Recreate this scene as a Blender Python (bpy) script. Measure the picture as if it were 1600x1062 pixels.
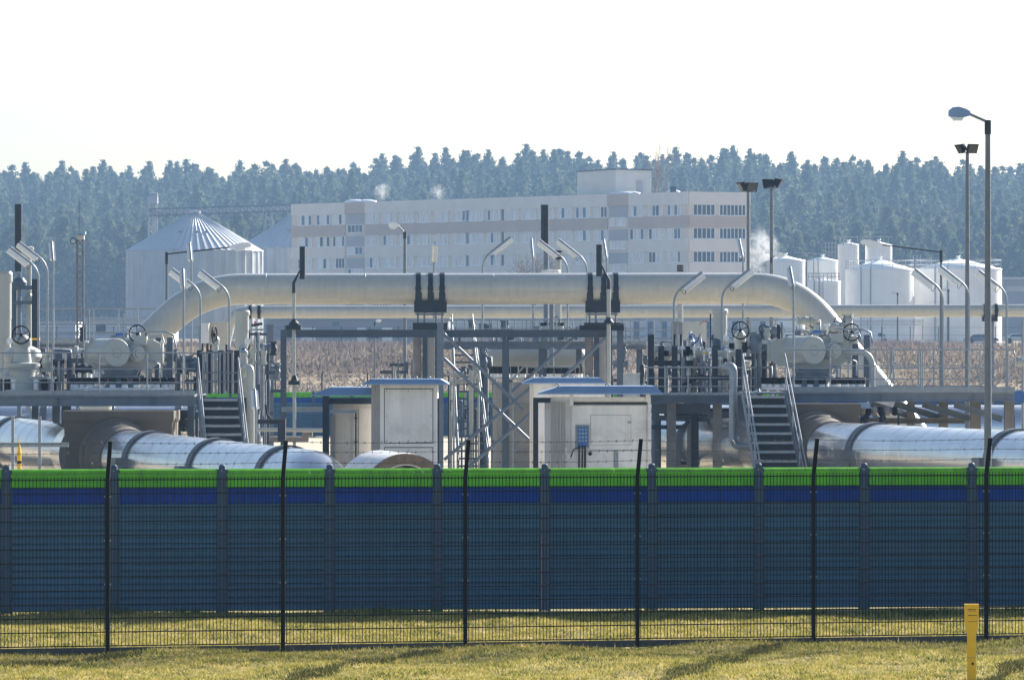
import bpy, math, random
import numpy as np
from mathutils import Vector, Matrix, Quaternion

sc = bpy.context.scene
for o in list(bpy.data.objects):
    bpy.data.objects.remove(o)
C = sc.collection
R = math.radians

# ------------------------------------------------------------------ camera, world, sun, exposure
F = 8000.0          # focal length in photo pixels (1600 wide)
EYE = 4.2           # eye height above the yard
HOR = 556.0         # photo row of the horizon
cam = bpy.data.cameras.new('camera')
cam.sensor_width = 36.0
cam.lens = F / 1600 * 36
cam.shift_y = (HOR - 531) / 1600
cam.clip_start = 1.0
cam.clip_end = 6000
co = bpy.data.objects.new('camera', cam)
C.objects.link(co)
co.location = (0, 0, EYE)
co.rotation_euler = (R(90), 0, 0)
sc.camera = co

SUN_AZ, SUN_EL = 38.0, 26.0      # degrees right of the view direction, above the horizon
w = bpy.data.worlds.new('World')
sc.world = w
w.use_nodes = True
nt = w.node_tree
bg = nt.nodes['Background']
sky = nt.nodes.new('ShaderNodeTexSky')
sky.sky_type = 'NISHITA'
sky.sun_disc = False
sky.sun_elevation = R(SUN_EL)
sky.sun_rotation = R(SUN_AZ)
sky.air_density = 1.0
sky.dust_density = 1.7
sky.ozone_density = 1.8
nt.links.new(sky.outputs[0], bg.inputs['Color'])
bg.inputs['Strength'].default_value = 0.064
sl = bpy.data.lights.new('sun', 'SUN')
sl.energy = 5.0
sl.angle = R(0.5)
sl.color = (1.0, 0.955, 0.88)
so = bpy.data.objects.new('sun', sl)
C.objects.link(so)
sd = Vector((math.sin(R(SUN_AZ)) * math.cos(R(SUN_EL)), math.cos(R(SUN_AZ)) * math.cos(R(SUN_EL)), math.sin(R(SUN_EL))))
so.rotation_euler = sd.to_track_quat('Z', 'Y').to_euler()
so.location = (30, 60, 60)
sc.view_settings.view_transform = 'Standard'
sc.view_settings.look = 'None'
sc.view_settings.gamma = 1
sc.view_settings.exposure = 1.45
sc.cycles.use_denoising = True
sc.cycles.max_bounces = 6
sc.cycles.diffuse_bounces = 3
sc.cycles.glossy_bounces = 3
sc.cycles.transparent_max_bounces = 12
sc.cycles.volume_bounces = 0
sc.cycles.volume_max_steps = 128

rnd = random.Random(7)

# ------------------------------------------------------------------ helpers
def X(px, Z): return (px - 800) * Z / F
def H(py, Z): return EYE - (py - HOR) * Z / F
def P(px, py, Z): return Vector((X(px, Z), Z, H(py, Z)))

def smooth01(a, b, v):
    t = min(1.0, max(0.0, (v - a) / (b - a)))
    return t * t * (3 - 2 * t)

def ground_z(x, y):
    z = 0.0
    z += 4.6 * smooth01(272, 345, y)
    z += 1.0 * smooth01(430, 600, y) + 1.0 * smooth01(612, 720, y)
    z += 32.0 * smooth01(1010, 1560, y)
    if y > 1000:
        z += smooth01(1000, 1250, y) * (0.004 * x + 2.0 * math.sin(x * 0.022 + 1.0))
    if y < 84:
        z += 0.03 * math.sin(x * 1.3 + y * 0.8) + 0.02 * math.sin(x * 2.9 - y * 1.7)
    return z

class MB:
    """collects shapes in world coordinates; build() links them as one mesh"""
    def __init__(s):
        s.v = []; s.f = []; s.sm = []
    def add(s, vs, fs, smooth=False):
        n = len(s.v)
        s.v.extend([tuple(v) for v in vs])
        for f in fs:
            s.f.append([i + n for i in f]); s.sm.append(smooth)
    def box(s, c, size, rot=None):
        c = Vector(c); hx, hy, hz = size[0] / 2, size[1] / 2, size[2] / 2
        vs = []
        for dx in (-hx, hx):
            for dy in (-hy, hy):
                for dz in (-hz, hz):
                    v = Vector((dx, dy, dz))
                    if rot is not None: v = rot @ v
                    vs.append(c + v)
        s.add(vs, [(0, 1, 3, 2), (4, 6, 7, 5), (0, 4, 5, 1), (2, 3, 7, 6), (0, 2, 6, 4), (1, 5, 7, 3)])
        return s
    def pb(s, x0, x1, y0, y1, Z, d):
        """box whose front face covers photo rectangle x0..x1, y0..y1 at depth Z, d deep"""
        a = P(x0, y1, Z); b = P(x1, y0, Z)
        return s.box(((a.x + b.x) / 2, Z + d / 2, (a.z + b.z) / 2), (abs(b.x - a.x), d, abs(b.z - a.z)))
    def beam(s, a, b, w_, h_, up=Vector((0, 0, 1))):
        a = Vector(a); b = Vector(b); d = (b - a); L = d.length
        if L < 1e-6: return s
        d.normalize()
        if abs(d.dot(up)) > 0.98: up = Vector((0, 1, 0))
        x = d.cross(up).normalized(); z = x.cross(d).normalized()
        M = Matrix((x, d, z)).transposed()
        return s.box((a + b) / 2, (w_, L, h_), M)
    def ibeam(s, a, b, w_, h_, t=0.02, up=Vector((0, 0, 1))):
        a = Vector(a); b = Vector(b); d = (b - a).normalized()
        if abs(d.dot(up)) > 0.98: up = Vector((0, 1, 0))
        x = d.cross(up).normalized(); z = x.cross(d).normalized()
        s.beam(a + z * (h_ / 2 - t / 2), b + z * (h_ / 2 - t / 2), w_, t, up)
        s.beam(a - z * (h_ / 2 - t / 2), b - z * (h_ / 2 - t / 2), w_, t, up)
        s.beam(a, b, t, h_ - 2 * t - 0.002, up)
        return s
    def tube(s, pts, r, n=10, cap=True):
        pts = [Vector(p) for p in pts]
        rs = r if isinstance(r, (list, tuple)) else [r] * len(pts)
        t0 = (pts[1] - pts[0]).normalized()
        u = t0.orthogonal().normalized()
        vs = []; prev = t0
        for i, p in enumerate(pts):
            if i == 0: t = t0
            elif i == len(pts) - 1: t = (pts[i] - pts[i - 1]).normalized()
            else: t = ((pts[i] - pts[i - 1]).normalized() + (pts[i + 1] - pts[i]).normalized()).normalized()
            q = prev.rotation_difference(t); u = (q @ u).normalized(); prev = t
            u = (u - t * u.dot(t)).normalized()
            vv = t.cross(u)
            for k in range(n):
                a = 2 * math.pi * k / n
                vs.append(p + (u * math.cos(a) + vv * math.sin(a)) * rs[i])
        fs = []
        for i in range(len(pts) - 1):
            for k in range(n):
                k2 = (k + 1) % n
                fs.append((i * n + k, i * n + k2, (i + 1) * n + k2, (i + 1) * n + k))
        s.add(vs, fs, True)
        if cap:
            m = (len(pts) - 1) * n
            s.add(vs[:n], [tuple(reversed(range(n)))], False)
            s.add(vs[m:], [tuple(range(n))], False)
        return s
    def lathe(s, o, axis, prof, n=24, caps=True):
        o = Vector(o); ax = Vector(axis).normalized(); u = ax.orthogonal().normalized(); v = ax.cross(u)
        # every profile segment gets its own rings so that edges stay crisp
        for (t1, r1), (t2, r2) in zip(prof[:-1], prof[1:]):
            vs = []
            for t, r in ((t1, r1), (t2, r2)):
                for k in range(n):
                    a = 2 * math.pi * k / n
                    vs.append(o + ax * t + (u * math.cos(a) + v * math.sin(a)) * r)
            s.add(vs, [(k, (k + 1) % n, n + (k + 1) % n, n + k) for k in range(n)], True)
        if caps:
            for (t, r), rev in ((prof[0], True), (prof[-1], False)):
                if r > 1e-4:
                    vs = [o + ax * t + (u * math.cos(2 * math.pi * k / n) + v * math.sin(2 * math.pi * k / n)) * r for k in range(n)]
                    s.add(vs, [tuple(reversed(range(n))) if rev else tuple(range(n))])
        return s
    def rev(s, o, axis, prof, n=24):
        """smooth surface of revolution with shared rings"""
        o = Vector(o); ax = Vector(axis).normalized(); u = ax.orthogonal().normalized(); v = ax.cross(u)
        vs = []
        for t, r in prof:
            for k in range(n):
                a = 2 * math.pi * k / n
                vs.append(o + ax * t + (u * math.cos(a) + v * math.sin(a)) * max(r, 1e-4))
        fs = []
        for i in range(len(prof) - 1):
            for k in range(n):
                fs.append((i * n + k, i * n + (k + 1) % n, (i + 1) * n + (k + 1) % n, (i + 1) * n + k))
        s.add(vs, fs, True)
        return s
    def torus(s, o, axis, R_, r_, n=28, m=8):
        o = Vector(o); ax = Vector(axis).normalized(); u = ax.orthogonal().normalized(); v = ax.cross(u)
        vs = []
        for i in range(n):
            a = 2 * math.pi * i / n; d = u * math.cos(a) + v * math.sin(a)
            for j in range(m):
                b = 2 * math.pi * j / m
                vs.append(o + d * (R_ + r_ * math.cos(b)) + ax * (r_ * math.sin(b)))
        fs = []
        for i in range(n):
            for j in range(m):
                i2 = (i + 1) % n; j2 = (j + 1) % m
                fs.append((i * m + j, i2 * m + j, i2 * m + j2, i * m + j2))
        s.add(vs, fs, True); return s
    def build(s, name, mat, parent=None, origin=None):
        if origin is None:
            if parent is not None: origin = WL[parent.as_pointer()]
            else:
                a = np.array(s.v); origin = Vector((float(a[:, 0].mean()), float(a[:, 1].mean()), float(a[:, 2].min())))
        origin = Vector(origin)
        me = bpy.data.meshes.new(name)
        me.from_pydata([(v[0] - origin.x, v[1] - origin.y, v[2] - origin.z) for v in s.v], [], s.f)
        me.polygons.foreach_set('use_smooth', s.sm)
        me.materials.append(mat)
        me.update()
        o = bpy.data.objects.new(name, me)
        C.objects.link(o)
        if parent is not None: o.parent = parent
        else: o.location = origin
        WL[o.as_pointer()] = origin
        return o

WL = {}
def thing(name, loc, label, cat, group=None):
    o = bpy.data.objects.new(name, None)
    C.objects.link(o); o.location = loc; o.empty_display_size = 0.2
    o['label'] = label; o['category'] = cat
    if group: o['group'] = group
    WL[o.as_pointer()] = Vector(loc)
    return o
def tag(o, label, cat, group=None):
    o['label'] = label; o['category'] = cat
    if group: o['group'] = group
    return o
def kind(o, k):
    o['kind'] = k; return o
def copy_thing(root, loc, rz=None, label=None):
    r = root.copy(); C.objects.link(r); r.location = loc
    if rz is not None: r.rotation_euler = (0, 0, rz)
    if label: r['label'] = label
    for ch in list(root.children):
        c = ch.copy(); C.objects.link(c); c.parent = r
        for g in list(ch.children):
            d = g.copy(); C.objects.link(d); d.parent = c
    return r

# ------------------------------------------------------------------ materials
def mat(name, col, rough=0.5, metal=0.0, var=0.12, scale=3.0, bump=0.0, stain=None, stain_amt=0.4, stain_scale=0.8, spec=0.5, stretch=(1, 1, 1), coat=0.0, objvar=0.0, streak=0.0):
    m = bpy.data.materials.new(name); m.use_nodes = True
    nt = m.node_tree; b = nt.nodes['Principled BSDF']
    b.inputs['Roughness'].default_value = rough
    b.inputs['Metallic'].default_value = metal
    b.inputs['Specular IOR Level'].default_value = spec
    if coat: b.inputs['Coat Weight'].default_value = coat
    tc = nt.nodes.new('ShaderNodeTexCoord')
    mp = nt.nodes.new('ShaderNodeMapping'); mp.inputs['Scale'].default_value = stretch
    nt.links.new(tc.outputs['Object'], mp.inputs['Vector'])
    n = nt.nodes.new('ShaderNodeTexNoise'); n.inputs['Scale'].default_value = scale; n.inputs['Detail'].default_value = 6
    nt.links.new(mp.outputs[0], n.inputs['Vector'])
    mr = nt.nodes.new('ShaderNodeMapRange')
    mr.inputs['From Min'].default_value = 0.3; mr.inputs['From Max'].default_value = 0.7
    mr.inputs['To Min'].default_value = 1 - var; mr.inputs['To Max'].default_value = 1 + var
    nt.links.new(n.outputs['Fac'], mr.inputs['Value'])
    mx = nt.nodes.new('ShaderNodeMix'); mx.data_type = 'RGBA'; mx.blend_type = 'MULTIPLY'
    mx.inputs[0].default_value = 1.0
    mx.inputs[6].default_value = (*col, 1)
    cb = nt.nodes.new('ShaderNodeCombineColor')
    for k in range(3): nt.links.new(mr.outputs[0], cb.inputs[k])
    nt.links.new(cb.outputs[0], mx.inputs[7])
    out = mx.outputs[2]
    if stain:
        n2 = nt.nodes.new('ShaderNodeTexNoise'); n2.inputs['Scale'].default_value = stain_scale; n2.inputs['Detail'].default_value = 8
        n2.inputs['Roughness'].default_value = 0.65
        nt.links.new(mp.outputs[0], n2.inputs['Vector'])
        r2 = nt.nodes.new('ShaderNodeMapRange'); r2.inputs['From Min'].default_value = 0.5; r2.inputs['From Max'].default_value = 0.72
        r2.inputs['To Max'].default_value = stain_amt
        nt.links.new(n2.outputs['Fac'], r2.inputs['Value'])
        m2 = nt.nodes.new('ShaderNodeMix'); m2.data_type = 'RGBA'
        nt.links.new(r2.outputs[0], m2.inputs[0]); nt.links.new(out, m2.inputs[6]); m2.inputs[7].default_value = (*stain, 1)
        out = m2.outputs[2]
    if objvar or streak:
        f = None
        if objvar:
            oi = nt.nodes.new('ShaderNodeObjectInfo'); r3 = nt.nodes.new('ShaderNodeMapRange'); r3.inputs['To Min'].default_value = 1 - objvar; r3.inputs['To Max'].default_value = 1 + objvar
            nt.links.new(oi.outputs['Random'], r3.inputs['Value']); f = r3.outputs[0]
        if streak:
            m3 = nt.nodes.new('ShaderNodeMapping'); m3.inputs['Scale'].default_value = (7, 7, 0.35); nt.links.new(tc.outputs['Object'], m3.inputs['Vector'])
            n3 = nt.nodes.new('ShaderNodeTexNoise'); n3.inputs['Scale'].default_value = 1.0; n3.inputs['Detail'].default_value = 6; nt.links.new(m3.outputs[0], n3.inputs['Vector'])
            r4 = nt.nodes.new('ShaderNodeMapRange'); r4.inputs['From Min'].default_value = 0.3; r4.inputs['From Max'].default_value = 0.7; r4.inputs['To Min'].default_value = 1 - streak; r4.inputs['To Max'].default_value = 1 + streak
            nt.links.new(n3.outputs['Fac'], r4.inputs['Value'])
            if f is None: f = r4.outputs[0]
            else:
                mu = nt.nodes.new('ShaderNodeMath'); mu.operation = 'MULTIPLY'; nt.links.new(f, mu.inputs[0]); nt.links.new(r4.outputs[0], mu.inputs[1]); f = mu.outputs[0]
        m4 = nt.nodes.new('ShaderNodeVectorMath'); m4.operation = 'SCALE'; nt.links.new(out, m4.inputs[0]); nt.links.new(f, m4.inputs['Scale']); out = m4.outputs[0]
    nt.links.new(out, b.inputs['Base Color'])
    rr = nt.nodes.new('ShaderNodeMapRange'); rr.inputs['To Min'].default_value = max(0.02, rough * 0.8); rr.inputs['To Max'].default_value = min(1, rough * 1.2)
    nt.links.new(n.outputs['Fac'], rr.inputs['Value']); nt.links.new(rr.outputs[0], b.inputs['Roughness'])
    if bump:
        bp = nt.nodes.new('ShaderNodeBump'); bp.inputs['Strength'].default_value = bump; bp.inputs['Distance'].default_value = 0.02
        nt.links.new(n.outputs['Fac'], bp.inputs['Height']); nt.links.new(bp.outputs[0], b.inputs['Normal'])
    return m

M = {}
M['galv'] = mat('galvanised steel', (0.25, 0.285, 0.325), 0.45, 0.25, 0.15, 6)
M['mast'] = mat('weathered mast steel', (0.13, 0.15, 0.175), 0.55, 0.2, 0.15, 4)
M['galv_dull'] = mat('dull galvanised steel', (0.15, 0.185, 0.235), 0.55, 0.2, 0.15, 4, stain=(0.16, 0.15, 0.14), stain_amt=0.3)
M['steel'] = mat('painted steel blue grey', (0.06, 0.085, 0.125), 0.5, 0.05, 0.15, 3)
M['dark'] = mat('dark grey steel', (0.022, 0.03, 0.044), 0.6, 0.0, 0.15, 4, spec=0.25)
M['brownsteel'] = mat('weathered brown steel', (0.20, 0.18, 0.165), 0.75, 0.0, 0.25, 2, stain=(0.05, 0.045, 0.04), stain_amt=0.6)
M['black'] = mat('black powder coat', (0.004, 0.0045, 0.005), 0.7, 0.0, 0.1, 5, spec=0.15)
M['cream'] = mat('cream pipe paint', (0.46, 0.455, 0.415), 0.26, 0.0, 0.06, 0.8, stain=(0.46, 0.42, 0.33), stain_amt=0.22, stain_scale=1.2, coat=0.4, streak=0.07)
M['creamgrey'] = mat('cream grey equipment paint', (0.40, 0.415, 0.39), 0.42, 0.0, 0.07, 2, stain=(0.28, 0.25, 0.2), stain_amt=0.3, stain_scale=2)
M['clad'] = mat('aluminium pipe cladding', (0.72, 0.72, 0.72), 0.24, 0.88, 0.08, 1.4, bump=0.08, stain=(0.5, 0.49, 0.47), stain_amt=0.4, stain_scale=1.2)
M['clamp'] = mat('grey pipe strap', (0.12, 0.135, 0.16), 0.5, 0.3, 0.12, 4)
M['valve'] = mat('weathered valve coating', (0.105, 0.085, 0.064), 0.7, 0.0, 0.2, 1.2, stain=(0.09, 0.075, 0.06), stain_amt=0.6, stain_scale=0.9)
M['valvepale'] = mat('dull beige valve coating', (0.30, 0.27, 0.23), 0.65, 0.0, 0.12, 1.2, stain=(0.16, 0.14, 0.12), stain_amt=0.5, stain_scale=0.9)
M['cabinet'] = mat('stained white cabinet steel', (0.72, 0.71, 0.71), 0.55, 0.0, 0.06, 1.5, stain=(0.40, 0.36, 0.32), stain_amt=0.6, stain_scale=1.8, streak=0.10)
M['cabbeige'] = mat('beige cabinet steel', (0.55, 0.50, 0.43), 0.6, 0.0, 0.06, 1.5, stain=(0.36, 0.31, 0.26), stain_amt=0.4, stain_scale=1.3)
M['cabgrey'] = mat('shabby grey cabinet side', (0.30, 0.29, 0.28), 0.6, 0.0, 0.1, 2)
M['canopy'] = mat('folded metal canopy', (0.20, 0.30, 0.46), 0.4, 0.3, 0.06, 2)
M['seam'] = mat('black seal', (0.02, 0.02, 0.022), 0.6)
M['lampwhite'] = mat('white lamp housing', (0.75, 0.76, 0.78), 0.35, 0.0, 0.05, 5)
M['lens'] = mat('clear lamp cover', (0.70, 0.73, 0.76), 0.12, 0.1, 0.03, 5)
M['concrete'] = mat('pale concrete', (0.34, 0.33, 0.31), 0.85, 0, 0.15, 4, bump=0.2, stain=(0.16, 0.15, 0.14), stain_amt=0.5)
M['kick'] = mat('dark damp concrete', (0.07, 0.07, 0.068), 0.9, 0, 0.2, 5, stain=(0.03, 0.03, 0.025), stain_amt=0.6)
M['rust'] = mat('rust brown steel', (0.17, 0.125, 0.09), 0.8, 0, 0.3, 5, stain=(0.06, 0.05, 0.045), stain_amt=0.6)
M['yellow'] = mat('yellow plastic', (0.85, 0.50, 0.01), 0.45, 0, 0.06, 5)
M['bluepaint'] = mat('blue valve paint', (0.03, 0.12, 0.35), 0.4)
M['redpaint'] = mat('red paint', (0.5, 0.04, 0.03), 0.45)
M['green'] = mat('green paint', (0.02, 0.2, 0.08), 0.4)
M['wallgreen'] = mat('bright green plank coat', (0.115, 0.45, 0.004), 0.5, 0, 0.06, 1.5, spec=0.3, objvar=0.08, streak=0.2, stretch=(1, 1, 6))
M['wallblue'] = mat('royal blue plank coat', (0.0, 0.045, 0.32), 0.6, 0, 0.06, 1.5, spec=0.15, objvar=0.1, streak=0.2, stretch=(1, 1, 6))
M['wallplank'] = mat('slate blue plank coat', (0.040, 0.120, 0.20), 0.6, 0.0, 0.14, 1.2, spec=0.25, objvar=0.10, streak=0.10, stretch=(0.5, 1, 5), stain=(0.07, 0.115, 0.16), stain_amt=0.5, stain_scale=1.0)
M['wallpost'] = mat('slate post coat', (0.03, 0.075, 0.14), 0.5, 0.1, 0.1, 3)
M['tank'] = mat('white tank paint', (0.90, 0.90, 0.87), 0.5, 0, 0.04, 0.3, streak=0.05, stain=(0.62, 0.58, 0.52), stain_amt=0.35, stain_scale=0.4)
M['tankline'] = mat('grey tank fittings', (0.34, 0.36, 0.40), 0.6)
M['silo'] = mat('galvanised silo sheet', (0.34, 0.37, 0.40), 0.45, 0.4, 0.12, 0.4, streak=0.12)
M['siloroof'] = mat('silo roof sheet', (0.45, 0.47, 0.495), 0.42, 0.4, 0.05, 0.4)
M['bwall'] = mat('pale beige panel', (0.82, 0.70, 0.58), 0.85, 0, 0.05, 0.5)
M['blight'] = mat('light grey facade band', (0.86, 0.78, 0.69), 0.85, 0, 0.05, 0.5)
M['btan'] = mat('tan facade band', (0.60, 0.475, 0.385), 0.85, 0, 0.05, 0.5)
M['bdark'] = mat('grey stair bay band', (0.45, 0.45, 0.46), 0.85, 0, 0.05, 0.5)
M['bframe'] = mat('white window frame', (0.88, 0.88, 0.87), 0.5)
M['roof'] = mat('roof felt', (0.12, 0.12, 0.13), 0.9)
M['floodglass'] = mat('dull floodlight glass', (0.03, 0.03, 0.03), 0.2, 0, 0.1, 3)
M['curtain'] = mat('pale curtain behind glass', (0.78, 0.72, 0.68), 0.25, 0, 0.25, 0.9, stretch=(3, 3, 0.3), spec=0.6)
M['curtainwhite'] = mat('white curtain behind glass', (0.80, 0.79, 0.77), 0.25, 0, 0.15, 0.9, stretch=(3, 3, 0.3), spec=0.6)
M['glassdark'] = mat('dark window glass', (0.025, 0.045, 0.065), 0.06, 0, 0.1, 1, spec=0.8)
M['glassblue'] = mat('blue window glass', (0.07, 0.15, 0.25), 0.06, 0, 0.1, 1, spec=0.8)
M['whitewall'] = mat('pale warehouse wall', (0.55, 0.57, 0.60), 0.8, 0, 0.06, 0.3)
M['greywall'] = mat('grey warehouse wall', (0.30, 0.33, 0.38), 0.8, 0, 0.06, 0.3)
M['carwhite'] = mat('white car paint', (0.80, 0.80, 0.80), 0.25, 0, 0.02, 1, coat=0.5)
M['carsilver'] = mat('silver car paint', (0.45, 0.47, 0.5), 0.25, 0.5, 0.02, 1, coat=0.5)
M['carblue'] = mat('grey blue car paint', (0.12, 0.16, 0.22), 0.25, 0.3, 0.02, 1, coat=0.5)
M['rubber'] = mat('black rubber', (0.02, 0.02, 0.02), 0.8)
M['bark'] = mat('pine bark', (0.14, 0.10, 0.075), 0.9, 0, 0.25, 2)
M['twig'] = mat('bare brown twigs', (0.17, 0.12, 0.095), 0.9, 0, 0.2, 2)

def foliage(name, c1, c2, c3, ri=0.5, nsc=0.25):
    m = bpy.data.materials.new(name); m.use_nodes = True
    nt = m.node_tree; b = nt.nodes['Principled BSDF']; b.inputs['Roughness'].default_value = 0.7
    b.inputs['Specular IOR Level'].default_value = 0.05
    oi = nt.nodes.new('ShaderNodeNewGeometry')
    cr = nt.nodes.new('ShaderNodeValToRGB')
    e = cr.color_ramp.elements
    e[0].color = (*c1, 1); e[1].color = (*c3, 1)
    k = cr.color_ramp.elements.new(0.5); k.color = (*c2, 1)
    tc = nt.nodes.new('ShaderNodeNewGeometry')
    n = nt.nodes.new('ShaderNodeTexNoise'); n.inputs['Scale'].default_value = nsc; n.inputs['Detail'].default_value = 3
    nt.links.new(tc.outputs['Position'], n.inputs['Vector'])
    ad = nt.nodes.new('ShaderNodeMath'); ad.operation = 'MULTIPLY_ADD'; ad.inputs[1].default_value = ri
    sb = nt.nodes.new('ShaderNodeMapRange'); sb.inputs['From Min'].default_value = 0.3; sb.inputs['From Max'].default_value = 0.7; sb.inputs['To Max'].default_value = 1 - ri
    nt.links.new(n.outputs['Fac'], sb.inputs['Value'])
    nt.links.new(oi.outputs['Random Per Island'], ad.inputs[0]); nt.links.new(sb.outputs[0], ad.inputs[2])
    nt.links.new(ad.outputs[0], cr.inputs['Fac'])
    nt.links.new(cr.outputs['Color'], b.inputs['Base Color'])
    tr = nt.nodes.new('ShaderNodeBsdfTranslucent'); nt.links.new(cr.outputs['Color'], tr.inputs['Color'])
    mx = nt.nodes.new('ShaderNodeMixShader'); mx.inputs[0].default_value = 0.3
    nt.links.new(b.outputs[0], mx.inputs[1]); nt.links.new(tr.outputs[0], mx.inputs[2])
    nt.links.new(mx.outputs[0], nt.nodes['Material Output'].inputs['Surface'])
    return m
M['pine'] = foliage('pine needles', (0.045, 0.070, 0.040), (0.105, 0.132, 0.075), (0.21, 0.225, 0.13), 0.3, 0.3)
M['grass'] = foliage('short lawn grass', (0.045, 0.075, 0.012), (0.38, 0.34, 0.075), (0.80, 0.62, 0.28), 0.42, 2.6)
M['weed'] = foliage('dark green weed', (0.025, 0.05, 0.010), (0.06, 0.11, 0.02), (0.13, 0.19, 0.04))
M['shadowgrass'] = foliage('shadow dark grass', (0.035, 0.042, 0.014), (0.085, 0.088, 0.03), (0.17, 0.155, 0.06))  # grass colour darkened to carry painted tree shadows
M['reed'] = foliage('dry reed grass', (0.16, 0.13, 0.11), (0.27, 0.225, 0.175), (0.40, 0.345, 0.26), 0.3, 0.06)
M['scrub'] = foliage('leafless reddish scrub', (0.12, 0.10, 0.105), (0.18, 0.155, 0.155), (0.26, 0.225, 0.215), 0.35, 0.08)

def ground_mat():
    m = bpy.data.materials.new('grass soil'); m.use_nodes = True
    nt = m.node_tree; b = nt.nodes['Principled BSDF']; b.inputs['Roughness'].default_value = 0.95
    b.inputs['Specular IOR Level'].default_value = 0.1
    tc = nt.nodes.new('ShaderNodeTexCoord')
    n = nt.nodes.new('ShaderNodeTexNoise'); n.inputs['Scale'].default_value = 1.6; n.inputs['Detail'].default_value = 10
    nt.links.new(tc.outputs['Object'], n.inputs['Vector'])
    cr = nt.nodes.new('ShaderNodeValToRGB'); e = cr.color_ramp.elements
    e[0].position = 0.32; e[0].color = (0.10, 0.10, 0.03, 1); e[1].position = 0.68; e[1].color = (0.48, 0.37, 0.15, 1)
    nt.links.new(n.outputs['Fac'], cr.inputs['Fac'])
    n2 = nt.nodes.new('ShaderNodeTexNoise'); n2.inputs['Scale'].default_value = 0.12; n2.inputs['Detail'].default_value = 8
    nt.links.new(tc.outputs['Object'], n2.inputs['Vector'])
    c2 = nt.nodes.new('ShaderNodeValToRGB'); e = c2.color_ramp.elements
    e[0].position = 0.35; e[0].color = (0.13, 0.095, 0.07, 1); e[1].position = 0.65; e[1].color = (0.33, 0.26, 0.18, 1)
    nt.links.new(n2.outputs['Fac'], c2.inputs['Fac'])
    sx = nt.nodes.new('ShaderNodeSeparateXYZ'); nt.links.new(tc.outputs['Object'], sx.inputs[0])
    mr = nt.nodes.new('ShaderNodeMapRange'); mr.inputs['From Min'].default_value = 268; mr.inputs['From Max'].default_value = 280
    nt.links.new(sx.outputs['Y'], mr.inputs['Value'])
    mx = nt.nodes.new('ShaderNodeMix'); mx.data_type = 'RGBA'
    nt.links.new(mr.outputs[0], mx.inputs[0]); nt.links.new(cr.outputs[0], mx.inputs[6]); nt.links.new(c2.outputs[0], mx.inputs[7])
    nt.links.new(mx.outputs[2], b.inputs['Base Color'])
    bp = nt.nodes.new('ShaderNodeBump'); bp.inputs['Strength'].default_value = 0.6; bp.inputs['Distance'].default_value = 0.05
    nt.links.new(n.outputs['Fac'], bp.inputs['Height']); nt.links.new(bp.outputs[0], b.inputs['Normal'])
    return m
M['ground'] = ground_mat()
M['gravel'] = mat('pale yard gravel', (0.42, 0.355, 0.25), 0.95, 0, 0.25, 3, bump=0.4, stain=(0.25, 0.22, 0.15), stain_amt=0.6, stain_scale=0.15)
M['asphalt'] = mat('road asphalt', (0.06, 0.06, 0.06), 0.9, 0, 0.15, 3)

# ------------------------------------------------------------------ the setting: ground, yard, road
def np_object(name, verts, faces_n, mat_, label=None):
    """verts: (N,3) array, consecutive groups of faces_n verts are faces"""
    me = bpy.data.meshes.new(name)
    nv = len(verts); nf = nv // faces_n
    me.vertices.add(nv); me.vertices.foreach_set('co', np.ascontiguousarray(verts, dtype=np.float32).ravel())
    me.loops.add(nv); me.loops.foreach_set('vertex_index', np.arange(nv, dtype=np.int32))
    me.polygons.add(nf)
    me.polygons.foreach_set('loop_start', np.arange(0, nv, faces_n, dtype=np.int32))
    me.update(calc_edges=True)
    me.materials.append(mat_)
    o = bpy.data.objects.new(name, me); C.objects.link(o)
    return o

xs = sorted(set([-700, -500, -350, -250] + list(range(-200, 201, 10)) + [250, 350, 500, 700] + [i * 0.5 for i in range(-24, 25)]))
ys = [-60, -30, 0, 20, 40, 50] + [56 + 0.5 * i for i in range(60)] + list(range(90, 270, 20)) + list(range(270, 440, 5)) + list(range(440, 1000, 20)) + list(range(1000, 1640, 12)) + [1640, 1700, 1800, 1900]
gv = [(x, y, ground_z(x, y)) for y in ys for x in xs]
nx = len(xs)
gf = [(j * nx + i, j * nx + i + 1, (j + 1) * nx + i + 1, (j + 1) * nx + i) for j in range(len(ys) - 1) for i in range(nx - 1)]
g = MB(); g.add(gv, gf, True)
kind(g.build('ground', M['ground'], origin=(0, 0, 0)), 'structure')
m = MB()
ysr = [86.5 + i * 11.3 for i in range(17)]
vs = [(x, y, 0.006) for y in ysr for x in (-90, -30, 0, 30, 90)]
m.add(vs, [(j * 5 + i, j * 5 + i + 1, j * 5 + i + 6, j * 5 + i + 5) for j in range(16) for i in range(4)])
kind(m.build('yard', M['gravel'], origin=(0, 0, 0)), 'structure')
m = MB()
for j, yy in enumerate((428, 436)): pass
rx = list(range(-200, 201, 20))
m.add([(x, y, ground_z(x, y) + 0.03) for y in (596, 600, 604) for x in rx], [(j * len(rx) + i, j * len(rx) + i + 1, (j + 1) * len(rx) + i + 1, (j + 1) * len(rx) + i) for j in range(2) for i in range(len(rx) - 1)])
kind(m.build('road', M['asphalt'], origin=(0, 0, 0)), 'structure')

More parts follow.
